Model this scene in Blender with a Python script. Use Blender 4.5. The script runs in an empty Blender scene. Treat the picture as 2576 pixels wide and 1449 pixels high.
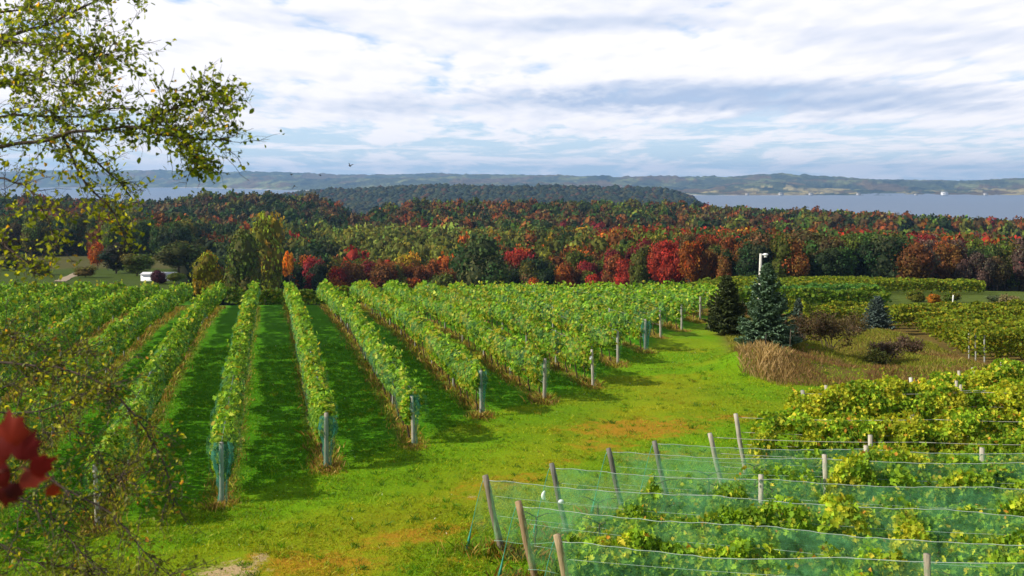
import bpy, math, random
import numpy as np
rng = np.random.default_rng(7); random.seed(7)
R = math.radians
S = bpy.context.scene
# ------------------------------------------------------------------ camera
# measuring frame: 2576 x 1449, horizon 445, focal 2600
F, CX, HY = 2600.0, 1288.0, 445.0
HAZE = 9.0e-5
cam = bpy.data.cameras.new('camera'); co = bpy.data.objects.new('camera', cam); S.collection.objects.link(co)
co.location = (0, 0, 0); co.rotation_euler = (R(90), 0, 0)
cam.sensor_width = 36; cam.lens = 36 * F / 2576; cam.shift_y = -(724.5 - HY) / 2576
cam.clip_start = .1; cam.clip_end = 40000
cam.dof.use_dof = True; cam.dof.focus_distance = 32; cam.dof.aperture_fstop = 4.5
S.camera = co
S.view_settings.view_transform = 'Standard'; S.view_settings.look = 'None'
S.view_settings.exposure = .32; S.view_settings.gamma = 1
S.cycles.max_bounces = 6; S.cycles.transparent_max_bounces = 24
S.cycles.diffuse_bounces = 3; S.cycles.transmission_bounces = 4; S.cycles.volume_bounces = 0
# ------------------------------------------------------------------ sun
SUN_EL = R(33); SUN_AZ = math.atan2(-.975, -.22)
sd = (math.cos(SUN_EL) * math.sin(SUN_AZ), math.cos(SUN_EL) * math.cos(SUN_AZ), math.sin(SUN_EL))
sl = bpy.data.lights.new('sun', 'SUN'); sl.energy = 5.0; sl.angle = R(.6); sl.color = (1, .93, .80)
so = bpy.data.objects.new('sun', sl); S.collection.objects.link(so)
from mathutils import Vector
so.rotation_euler = Vector(sd).to_track_quat('Z', 'Y').to_euler()

# ------------------------------------------------------------------ node helper
class NT:
    def __init__(s, tree): s.t = tree; s.n = tree.nodes; s.l = tree.links; s.n.clear()
    def new(s, typ, **kw):
        n = s.n.new(typ)
        for k, v in kw.items(): setattr(n, k, v)
        return n
    def set(s, sock, v):
        if hasattr(v, 'links') or isinstance(v, bpy.types.NodeSocket): s.l.new(v, sock)
        elif v is not None:
            if hasattr(sock.default_value, '__len__'):
                v = tuple(v)
                if len(v) == 3 and len(sock.default_value) == 4: v = v + (1,)
            sock.default_value = v
    def math(s, op, a, b=None, c=None, clamp=False):
        n = s.new('ShaderNodeMath', operation=op, use_clamp=clamp); s.set(n.inputs[0], a)
        if b is not None: s.set(n.inputs[1], b)
        if c is not None: s.set(n.inputs[2], c)
        return n.outputs[0]
    def mix(s, f, a, b, typ='MIX'):
        n = s.new('ShaderNodeMix', data_type='RGBA', blend_type=typ); s.set(n.inputs[0], f); s.set(n.inputs[6], a); s.set(n.inputs[7], b)
        return n.outputs[2]
    def noise(s, vec, scale, detail=4, rough=.5, dist=0, lac=2):
        n = s.new('ShaderNodeTexNoise'); s.set(n.inputs['Vector'], vec)
        n.inputs['Scale'].default_value = scale; n.inputs['Detail'].default_value = detail
        n.inputs['Roughness'].default_value = rough; n.inputs['Distortion'].default_value = dist
        return n.outputs['Fac']
    def step(s, x, a, b):
        n = s.new('ShaderNodeMapRange', interpolation_type='SMOOTHSTEP'); s.set(n.inputs[0], x)
        n.inputs[1].default_value = a; n.inputs[2].default_value = b
        return n.outputs[0]
    def comb(s, x, y, z):
        n = s.new('ShaderNodeCombineXYZ'); s.set(n.inputs[0], x); s.set(n.inputs[1], y); s.set(n.inputs[2], z); return n.outputs[0]
    def attr(s, name):
        return s.new('ShaderNodeAttribute', attribute_name=name)

# ------------------------------------------------------------------ world: sky with broken cloud
W = bpy.data.worlds.new('World'); S.world = W; W.use_nodes = True
w = NT(W.node_tree)
tc = w.new('ShaderNodeTexCoord'); sp = w.new('ShaderNodeSeparateXYZ'); w.l.new(tc.outputs['Generated'], sp.inputs[0])
X, Y, Z = sp.outputs
sky = w.new('ShaderNodeTexSky', sky_type='NISHITA', sun_disc=False)
sky.sun_elevation = SUN_EL; sky.sun_rotation = SUN_AZ; sky.altitude = 200
el = w.math('MAXIMUM', Z, 0.0)
u = w.math('DIVIDE', X, w.math('ADD', el, .10)); v = w.math('MULTIPLY', w.math('LOGARITHM', w.math('ADD', el, .045), 2.71828), 2.6)
yy_ = w.math('MULTIPLY', w.math('DIVIDE', Y, w.math('ADD', el, 1.0)), .8)
pv = w.comb(w.math('MULTIPLY', u, 1.25), v, yy_)
pv2 = w.comb(w.math('ADD', w.math('MULTIPLY', u, 1.25), -.05), w.math('ADD', v, .11), yy_)   # towards the sun
def puffs(vec):
    wn = w.new('ShaderNodeTexNoise'); w.l.new(vec, wn.inputs['Vector']); wn.inputs['Scale'].default_value = 3.0; wn.inputs['Detail'].default_value = 4
    vm = w.new('ShaderNodeVectorMath', operation='MULTIPLY_ADD'); w.l.new(wn.outputs['Color'], vm.inputs[0]); vm.inputs[1].default_value = (.34, .34, .34); w.l.new(vec, vm.inputs[2])
    vo = w.new('ShaderNodeTexVoronoi', feature='SMOOTH_F1', voronoi_dimensions='2D'); w.l.new(vm.outputs[0], vo.inputs['Vector']); vo.inputs['Scale'].default_value = 1.15; vo.inputs['Detail'].default_value = 3.5
    vo.inputs['Roughness'].default_value = .55; vo.inputs['Smoothness'].default_value = .6
    b = w.noise(vec, 1.1, 7, .5, .1)
    return w.math('ADD', w.math('MULTIPLY', b, .74), w.math('MULTIPLY', w.math('SUBTRACT', .95, vo.outputs['Distance']), .26))
n_big = puffs(pv); n_off = puffs(pv2)
n_fine = w.noise(pv, 4.5, 6, .6, .2)
n_wide = w.noise(w.comb(w.math('MULTIPLY', u, .45), v, 3.3), .8, 3, .5)
def blob(ax, ez, rx, rz):       # soft ellipse round a compass direction and an elevation (tangents)
    a = w.math('DIVIDE', X, w.math('MAXIMUM', Y, .05)); e = w.math('DIVIDE', Z, w.math('MAXIMUM', Y, .05))
    wob = w.math('MULTIPLY', w.math('SUBTRACT', n_fine, .5), 1.3)
    q = w.math('ADD', w.math('POWER', w.math('DIVIDE', w.math('SUBTRACT', a, ax), rx), 2), w.math('POWER', w.math('DIVIDE', w.math('SUBTRACT', e, ez), rz), 2))
    q = w.math('ADD', w.math('SQRT', q), wob)
    front = w.math('GREATER_THAN', Y, .05)
    return w.math('MULTIPLY', w.step(q, 1.25, .35), front)
def px(x, y, rx, ry): return blob((x - CX) / F, (HY - y) / F, rx / F, ry / F)
dark = w.math('MULTIPLY', px(1950, 246, 760, 50), .85)
dark = w.math('ADD', dark, w.math('MULTIPLY', px(1250, 265, 500, 40), .35))
dark = w.math('ADD', dark, w.math('MULTIPLY', px(2350, 95, 420, 50), .38))
dark = w.math('ADD', dark, w.math('MULTIPLY', px(1500, 60, 430, 26), .38))
dark = w.math('ADD', dark, w.math('MULTIPLY', px(760, 260, 300, 34), .3))
dark = w.math('ADD', dark, w.math('MULTIPLY', px(700, 40, 220, 26), .3), clamp=True)
gap = w.math('MULTIPLY', px(1650, 372, 1100, 26), .75)
gap = w.math('ADD', gap, w.math('MULTIPLY', px(1000, 340, 420, 26), .5))
gap = w.math('ADD', gap, w.math('MULTIPLY', px(1700, 318, 520, 12), .6))
gap = w.math('ADD', gap, w.math('MULTIPLY', px(740, 155, 190, 26), .4))
gap = w.math('ADD', gap, w.math('MULTIPLY', px(1250, 8, 600, 16), .4), clamp=True)
# cover: mostly cloud, thinner in the gaps
cov = w.math('ADD', n_big, w.math('MULTIPLY', w.math('SUBTRACT', n_fine, .5), .40))
cov = w.math('SUBTRACT', cov, w.math('MULTIPLY', gap, .12))
cov = w.math('SUBTRACT', cov, w.math('MULTIPLY', w.step(el, .055, .0), .05))
lown = w.noise(w.comb(w.math('MULTIPLY', X, 11.0), w.math('MULTIPLY', Z, 95.0), 1.0), 1.0, 6, .6, .2)
lowc = w.math('MULTIPLY', w.step(lown, .47, .62), w.step(el, .075, .035))
cov = w.math('SUBTRACT', cov, w.math('MULTIPLY', w.step(el, .07, .03), .10))
cov = w.math('ADD', cov, w.math('MULTIPLY', w.step(el, .09, .13), .06))
cover = w.math('MAXIMUM', w.step(cov, .20, .38), w.math('MULTIPLY', dark, .95))
# shade: thick parts and the side away from the sun go grey-blue
relief = w.math('MULTIPLY', w.math('SUBTRACT', n_big, n_off), 2.2)
sh = w.math('ADD', w.math('MULTIPLY', w.step(n_wide, .42, .75), .30), w.math('MULTIPLY', w.step(n_big, .5, .75), .30))
sh = w.math('SUBTRACT', sh, relief)
sh = w.math('ADD', sh, w.math('MULTIPLY', w.math('SUBTRACT', n_fine, .5), .35))
sh = w.math('ADD', sh, dark, clamp=True)
cover = w.math('MAXIMUM', cover, lowc)
sh = w.math('MULTIPLY', sh, w.math('ADD', .35, w.math('MULTIPLY', w.step(el, .02, .07), .65)))
white = w.mix(sh, (.88, .865, .90), (.40, .50, .68))
bluesky = w.mix(w.step(el, .0, .16), (.60, .78, .94), (.30, .52, .86))
nish = w.new('ShaderNodeMix', data_type='RGBA', blend_type='MULTIPLY'); nish.inputs[0].default_value = 1
w.l.new(sky.outputs[0], nish.inputs[6]); nish.inputs[7].default_value = (.10, .10, .10, 1)
blue = w.mix(.25, bluesky, nish.outputs[2])
col = w.mix(cover, blue, white)
# darker sky overhead, out of view, added to lower the ambient light
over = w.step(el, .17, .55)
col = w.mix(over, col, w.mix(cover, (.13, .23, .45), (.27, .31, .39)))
low = w.step(Z, 0.0, -.02)
col = w.mix(low, col, (.25, .3, .36))
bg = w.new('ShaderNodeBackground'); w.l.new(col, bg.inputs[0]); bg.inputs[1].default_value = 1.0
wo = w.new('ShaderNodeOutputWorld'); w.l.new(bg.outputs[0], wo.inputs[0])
W.cycles.sampling_method = 'MANUAL'; W.cycles.sample_map_resolution = 512

# ------------------------------------------------------------------ numeric noise
def _h(i, j, s):
    n = (i.astype(np.int64) * 374761393 + j.astype(np.int64) * 668265263 + s * 1442695041) & 0x7fffffff
    n = ((n ^ (n >> 13)) * 1274126177) & 0x7fffffff
    return ((n ^ (n >> 16)) & 0xffff) / 65535.0
def vn(x, y, s=0):
    x = np.asarray(x, float); y = np.asarray(y, float) + 0 * x
    i = np.floor(x); j = np.floor(y); fx = x - i; fy = y - j
    fx = fx * fx * (3 - 2 * fx); fy = fy * fy * (3 - 2 * fy)
    a = _h(i, j, s); b = _h(i + 1, j, s); c = _h(i, j + 1, s); d = _h(i + 1, j + 1, s)
    return (a * (1 - fx) + b * fx) * (1 - fy) + (c * (1 - fx) + d * fx) * fy
def fbm(x, y, s=0, o=4):
    r = 0; a = .5; t = 0
    for k in range(o):
        r = r + a * vn(np.asarray(x) * 2 ** k, np.asarray(y) * 2 ** k, s + k * 17); t += a; a *= .5
    return r / t
def sstep(x, a, b):
    t = np.clip((np.asarray(x, float) - a) / (b - a), 0, 1); return t * t * (3 - 2 * t)

# ------------------------------------------------------------------ terrain height (eye at z = 0)
def ridge(pxx):
    return np.interp(pxx, [-600, 0, 100, 300, 450, 520, 700, 800, 860, 905, 950, 1050, 1300, 1700, 1850, 2100, 2400, 2576, 3200],
                     [-30, -28, -27, -31, -30, -25, -25, -27, -34, -41, -35, -31, -30.5, -32, -35, -38, -43, -46, -50])
def G(x, y):
    x = np.asarray(x, float); y = np.asarray(y, float)
    yc = np.maximum(y, -30)
    pxx = CX + F * x / np.maximum(y, 25)
    c = np.interp(yc, [-30, 0, 5, 12, 20, 40, 60, 75, 93, 105, 120, 160, 200, 260, 300, 400, 500],
                  [-1.6, -1.8, -3.2, -6.6, -9, -9, -9.45, -10.2, -11.5, -13.2, -15.4, -20.5, -26, -33, -34, -34.5, -36])
    l = np.interp(yc, [-30, 0, 5, 12, 20, 40, 60, 75, 93, 105, 120, 160, 180, 230, 300, 400, 500],
                  [-1.6, -1.8, -3.2, -6.6, -9, -9, -9.45, -10.2, -11.5, -13, -14.4, -16.6, -17.8, -20.6, -23.2, -31, -36])
    b = np.interp(yc, [-30, 0, 5, 12, 20, 43, 55, 65, 75, 85, 95, 112, 160, 190, 230, 300, 400, 500],
                  [-1.6, -1.8, -3.2, -6.6, -9, -9, -10.2, -11.3, -12.2, -13, -13.5, -14.2, -17.6, -20.2, -24, -31, -34, -36])
    wl = sstep(pxx, 520, 440)
    c = c * (1 - wl) + l * wl
    edge = np.interp(yc, [40, 44, 47, 58, 66, 80, 93, 130, 190, 260], [40, 12, 10.5, 12.6, 13.2, 16.5, 19.5, 20, 15, 10])
    wd = np.interp(yc, [40, 50, 100, 190], [4, 6, 9, 25])
    wb = sstep(x, edge, edge + wd)
    z = c * (1 - wb) + b * wb
    z = z - np.where((x > 60) & (y > 120), (x - 60) * .03, 0)
    for (a_, b_, h_, p_, q_) in ((12.4, 49.5, 1.0, 2.6, 2.8), (15.8, 55, 1.0, 2.4, 3.0), (20.5, 62, 1.3, 2.6, 4.0), (26, 73, 1.2, 2.6, 5.0), (18, 48.5, .45, 3, 1.6), (23, 54, .5, 1.6, 3)): z = z + h_ * np.exp(-((x - a_) / p_) ** 2 - ((y - b_) / q_) ** 2)
    far = np.interp(yc, [500, 700, 850, 1100, 1300, 3000], [0, 1, 1, 1, 1, 1])
    rg = ridge(pxx)
    fz = np.where(yc < 700, -36 + (rg + 36) * far, np.interp(yc, [700, 850, 1150, 1400, 3500], [0, -7, -47, -62, -75]) + rg)
    pen = np.exp(-((pxx - 2020) / 240) ** 2 - ((y - 1500) / 170) ** 2) * 40
    z = np.where(yc > 500, fz, z)
    z = z + np.where(y > 900, pen, 0)
    z = z + np.where((y > 18) & (y < 400), (fbm(x * .12, y * .12, 3) - .5) * np.interp(y, [18, 30, 200], [.3, .25, .8]), 0)
    return z
def wpos(pxx, pyy, d): return np.array([(pxx - CX) / F * d, d, -(pyy - HY) / F * d])

# ------------------------------------------------------------------ mesh building
class MB:
    def __init__(s): s.v = []; s.f = []; s.c = []; s.n = 0
    def add(s, v, f, c=(1, 1, 1)):
        v = np.asarray(v, np.float32).reshape(-1, 3)
        c = np.asarray(c, np.float32)
        if c.ndim == 1: c = np.tile(c[None, :3], (len(v), 1))
        fs = f if isinstance(f, list) else [f]
        for q in fs:
            s.f.append(np.asarray(q, np.int32) + s.n)
        s.v.append(v); s.c.append(c); s.n += len(v)
    def build(s, name, mat, parent=None, smooth=False, origin=None):
        v = np.concatenate(s.v); c = np.concatenate(s.c)
        off = np.array(origin if origin is not None else (parent_loc(parent) if parent else (0, 0, 0)), np.float32)
        me = bpy.data.meshes.new(name)
        me.vertices.add(len(v)); me.vertices.foreach_set('co', (v - off).ravel())
        tot = np.concatenate([np.full(len(q), q.shape[1], np.int32) for q in s.f])
        lo = np.concatenate([q.ravel() for q in s.f])
        me.loops.add(len(lo)); me.loops.foreach_set('vertex_index', lo)
        me.polygons.add(len(tot)); st = np.zeros(len(tot), np.int32); st[1:] = np.cumsum(tot)[:-1]
        me.polygons.foreach_set('loop_start', st)
        me.polygons.foreach_set('loop_total', tot)
        if smooth: me.polygons.foreach_set('use_smooth', np.ones(len(tot), bool))
        me.update(calc_edges=True)
        a = me.color_attributes.new('Col', 'FLOAT_COLOR', 'POINT')
        a.data.foreach_set('color', np.concatenate([c, np.ones((len(c), 1), np.float32)], 1).ravel())
        me.materials.append(mat)
        o = bpy.data.objects.new(name, me); S.collection.objects.link(o)
        if parent: o.parent = parent
        elif origin is not None: o.location = origin
        return o
def parent_loc(p):
    l = np.zeros(3)
    while p is not None: l += np.array(p.location); p = p.parent
    return l
def tag(o, label=None, cat=None, group=None, kind=None):
    if label: o['label'] = label
    if cat: o['category'] = cat
    if group: o['group'] = group
    if kind: o['kind'] = kind
    return o
def thing(name, loc, label, cat, group=None):
    o = bpy.data.objects.new(name, None); o.empty_display_size = .2; S.collection.objects.link(o); o.location = tuple(float(q) for q in loc)
    return tag(o, label, cat, group)
def dup(o, parent=None):
    c = o.copy(); S.collection.objects.link(c); c.parent = parent
    for ch in list(o.children): dup(ch, c)
    return c
def norm(a): return a / np.maximum(np.linalg.norm(a, axis=-1, keepdims=True), 1e-9)
LT = np.array([[0, 0, 0], [-.42, .2, .10], [-.46, .66, .14], [0, 1, -.06], [.46, .66, .14], [.42, .2, .10]]) - np.array([0, .45, 0])
LF = np.array([[0, 1, 2, 3], [0, 3, 4, 5]])
_lh = [(-.26, -.10, .04), (-.56, .12, .12), (-.36, .36, .05), (-.50, .72, .15), (-.17, .70, .02)]
LT2 = np.array([[0, 0, 0]] + _lh + [[0, 1.08, -.10]] + [(-a, b, c) for a, b, c in _lh[::-1]]) - np.array([0, .42, 0])
LF2 = np.array([[0, 1, 2, 3, 4, 5, 6], [0, 6, 7, 8, 9, 10, 11]])
def leaves(mb, c, size, nrm, col, aspect=1.0, tdir=None, lobed=False):
    """one folded leaf per centre"""
    c = np.asarray(c); n = len(c)
    if n == 0: return
    nrm = norm(nrm)
    t = rng.normal(size=(n, 3)) if tdir is None else np.asarray(tdir) + 1e-3
    t = norm(t - (t * nrm).sum(1, keepdims=True) * nrm); b = np.cross(t, nrm)
    s = (np.asarray(size) * np.ones(n))[:, None, None]
    L0, F0 = (LT2, LF2) if lobed else (LT, LF); k = len(L0)
    T = L0[None] * np.ones((n, 1, 1)); T[..., 2] *= rng.uniform(.2, 2.2, (n, 1))
    T = T * (1 + rng.uniform(-.2, .2, (n, k, 1)))
    P = c[:, None] + s * (T[..., 0:1] * aspect * b[:, None] + T[..., 1:2] * t[:, None] + T[..., 2:3] * nrm[:, None])
    f = (np.arange(n)[:, None, None] * k + F0[None]).reshape(-1, F0.shape[1])
    mb.add(P.reshape(-1, 3), f, np.repeat(col, k, 0))
def tube(mb, pts, rad, n=6, col=(1, 1, 1), cap=True):
    pts = np.asarray(pts, float); m = len(pts); rad = np.asarray(rad) * np.ones(m)
    t = norm(np.gradient(pts, axis=0))
    ref = np.array([0, 0, 1.]) if abs(t[0][2]) < .85 else np.array([1., 0, 0])
    a = norm(np.cross(t, ref)); b = np.cross(t, a)
    th = np.arange(n) / n * 2 * np.pi
    P = pts[:, None] + rad[:, None, None] * (np.cos(th)[None, :, None] * a[:, None] + np.sin(th)[None, :, None] * b[:, None])
    i = np.arange(m - 1)[:, None] * n; j = np.arange(n)[None]; k = (j + 1) % n
    f = np.stack([i + j, i + k, i + n + k, i + n + j], -1).reshape(-1, 4)
    fs = [f]
    if cap: fs += [np.arange(n)[None, ::-1], (np.arange(n) + (m - 1) * n)[None]]
    mb.add(P.reshape(-1, 3), fs, col)
def box(mb, c, h, col=(1, 1, 1), rz=0):
    v = np.array([[x, y, z] for x in (-1, 1) for y in (-1, 1) for z in (-1, 1)], float) * np.array(h)
    cs, sn = math.cos(rz), math.sin(rz); v = v @ np.array([[cs, sn, 0], [-sn, cs, 0], [0, 0, 1]]) + np.array(c)
    mb.add(v, np.array([[0, 1, 3, 2], [4, 6, 7, 5], [0, 4, 5, 1], [2, 3, 7, 6], [0, 2, 6, 4], [1, 5, 7, 3]]), col)
def grid(mb, P, col=(1, 1, 1), flip=False):
    a, b = P.shape[:2]; i = np.arange(a - 1)[:, None] * b; j = np.arange(b - 1)[None]
    f = np.stack([i + j, i + j + 1, i + b + j + 1, i + b + j], -1).reshape(-1, 4)
    if flip: f = f[:, ::-1]
    mb.add(P.reshape(-1, 3), f, col if np.ndim(col) == 1 else np.asarray(col).reshape(-1, 3))
def ico(sub):
    import bmesh
    bm = bmesh.new(); bmesh.ops.create_icosphere(bm, subdivisions=sub, radius=1)
    v = np.array([q.co[:] for q in bm.verts]); f = np.array([[a.index for a in q.verts] for q in bm.faces]); bm.free(); return v, f
ICO1, ICO2 = ico(1), ico(2)

# ------------------------------------------------------------------ materials
def mat(name):
    m = bpy.data.materials.new(name); m.use_nodes = True; t = NT(m.node_tree)
    o = t.new('ShaderNodeOutputMaterial'); return m, t, o
def principled(t, o, col, rough=.7, spec=.3, bump=None, bstr=.3, metal=0, bdist=.02):
    p = t.new('ShaderNodeBsdfPrincipled'); t.set(p.inputs['Base Color'], col); t.set(p.inputs['Roughness'], rough)
    t.set(p.inputs['Specular IOR Level'], spec); p.inputs['Metallic'].default_value = metal
    if bump is not None:
        b = t.new('ShaderNodeBump'); b.inputs['Strength'].default_value = bstr; b.inputs['Distance'].default_value = bdist
        t.l.new(bump, b.inputs['Height']); t.l.new(b.outputs[0], p.inputs['Normal'])
    t.l.new(p.outputs[0], o.inputs[0]); return p
def m_leaf(name, trans=.3, rough=.55, spec=.25, obj=False, gain=1.0):
    m, t, o = mat(name); c = t.attr('Col').outputs['Color']
    if obj: c = t.mix(1.0, c, t.new('ShaderNodeObjectInfo').outputs['Color'], 'MULTIPLY')
    p = principled(t, o, c, rough, spec)
    if trans:
        tr = t.new('ShaderNodeBsdfTranslucent'); t.l.new(t.mix(1.0, c, (1.5, 1.4, .6), 'MULTIPLY'), tr.inputs[0])
        mx = t.new('ShaderNodeMixShader'); mx.inputs[0].default_value = trans
        t.l.new(p.outputs[0], mx.inputs[1]); t.l.new(tr.outputs[0], mx.inputs[2]); t.l.new(mx.outputs[0], o.inputs[0])
    return m
M_LEAF = m_leaf('leaf', .35, .6, .12); M_TREE = m_leaf('tree_foliage', .22, .7, .12, obj=True); M_WOODS = m_leaf('woods_foliage', .15, .8, .1)
M_FLEAF = m_leaf('near_tree_leaf', .5, .5, .25); M_NEEDLE = m_leaf('needles', .1, .6, .25); M_BLADE = m_leaf('blade', .3, .6, .2)
def m_plain(name, rough=.8, spec=.2, scale=6, lo=.75, stretch=(1, 1, 1), bstr=.3, bdist=.01):
    m, t, o = mat(name); c = t.attr('Col').outputs['Color']
    g = t.new('ShaderNodeNewGeometry').outputs['Position']
    mp = t.new('ShaderNodeMapping'); mp.inputs['Scale'].default_value = stretch; t.l.new(g, mp.inputs[0])
    n = t.noise(mp.outputs[0], scale, 5, .6)
    f = t.math('MULTIPLY_ADD', n, 2 * (1 - lo), lo)
    c2 = t.mix(1.0, c, t.comb(f, f, f), 'MULTIPLY')
    principled(t, o, c2, rough, spec, n, bstr, 0, bdist); return m
M_WOOD = m_plain('weathered_wood', .95, .05, 34, .25, (1, 1, .10), .9)
M_BARK = m_plain('bark', .9, .1, 14, .6, (1, 1, .3), .6)
M_PAINT = m_plain('paint', .5, .3, 3, .9)
M_METAL = m_plain('galvanised_metal', .45, .5, 8, .85)
M_WIRE = m_plain('wire', .4, .5, 20, .85)
def m_net(name, col, thin, fold=7.0):
    m, t, o = mat(name)
    g = t.new('ShaderNodeNewGeometry').outputs['Position']
    n = t.noise(g, fold, 4, .6); n2 = t.noise(g, 1.1, 3, .5)
    f = t.math('ADD', t.math('MULTIPLY', t.math('SUBTRACT', n, .5), .5), t.math('MULTIPLY', t.math('SUBTRACT', n2, .5), .5))
    f = t.math('ADD', f, thin, clamp=True)
    p = t.new('ShaderNodeBsdfDiffuse'); t.set(p.inputs[0], t.mix(n, tuple(q * .7 for q in col), tuple(min(1, q * 1.3) for q in col)))
    tl = t.new('ShaderNodeBsdfTranslucent'); t.set(tl.inputs[0], col)
    a = t.new('ShaderNodeMixShader'); a.inputs[0].default_value = .5; t.l.new(p.outputs[0], a.inputs[1]); t.l.new(tl.outputs[0], a.inputs[2])
    tr = t.new('ShaderNodeBsdfTransparent'); mx = t.new('ShaderNodeMixShader'); t.l.new(f, mx.inputs[0])
    t.l.new(tr.outputs[0], mx.inputs[1]); t.l.new(a.outputs[0], mx.inputs[2]); t.l.new(mx.outputs[0], o.inputs[0]); return m
M_NET = m_net('green_bird_net', (.27, .74, .32), .115)
M_NET_T = m_net('teal_bird_net', (.18, .48, .28), .06, 4.0)
M_NET_D = m_net('bunched_bird_net', (.07, .30, .23), .32, 9.0)

# ground
mg, t, o = mat('grass_ground')
g = t.new('ShaderNodeNewGeometry').outputs['Position']; sx = t.new('ShaderNodeSeparateXYZ'); t.l.new(g, sx.inputs[0])
c = t.attr('Col').outputs['Color']; pa = t.new('ShaderNodeSeparateColor'); t.l.new(t.attr('Patch').outputs['Color'], pa.inputs[0])
n1 = t.noise(g, 1.1, 6, .6); n2 = t.noise(g, 9.0, 5, .7); n3 = t.noise(g, .25, 4, .55); n4 = t.noise(g, 30.0, 3, .6)
f = t.math('ADD', .35, t.math('MULTIPLY', n2, .75)); f = t.math('ADD', f, t.math('MULTIPLY', n4, .55))
f = t.math('MULTIPLY', f, t.math('ADD', .7, t.math('MULTIPLY', n3, .6)))
c1 = t.mix(1.0, c, t.comb(f, f, f), 'MULTIPLY')
c1 = t.mix(t.math('MULTIPLY', t.step(n1, .5, .72), .35), c1, t.mix(1.0, c1, (1.5, 1.15, 1.0), 'MULTIPLY'))
dn = t.math('ADD', pa.outputs[0], t.math('MULTIPLY', t.math('SUBTRACT', t.noise(g, 2.2, 7, .74), .5), 1.7))
c2 = t.mix(t.step(dn, .42, .95), c1, t.mix(n2, (.34, .17, .008), (.46, .27, .02)))
dn2 = t.math('ADD', pa.outputs[1], t.math('MULTIPLY', t.math('SUBTRACT', t.noise(g, 3.6, 7, .75), .5), 1.7))
c3 = t.mix(t.step(dn2, .55, .85), c2, t.mix(n4, (.38, .24, .10), (.66, .50, .28)))
principled(t, o, c3, .95, .08, t.math('ADD', n2, n4), .9, 0, .06)
M_GROUND = mg

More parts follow.
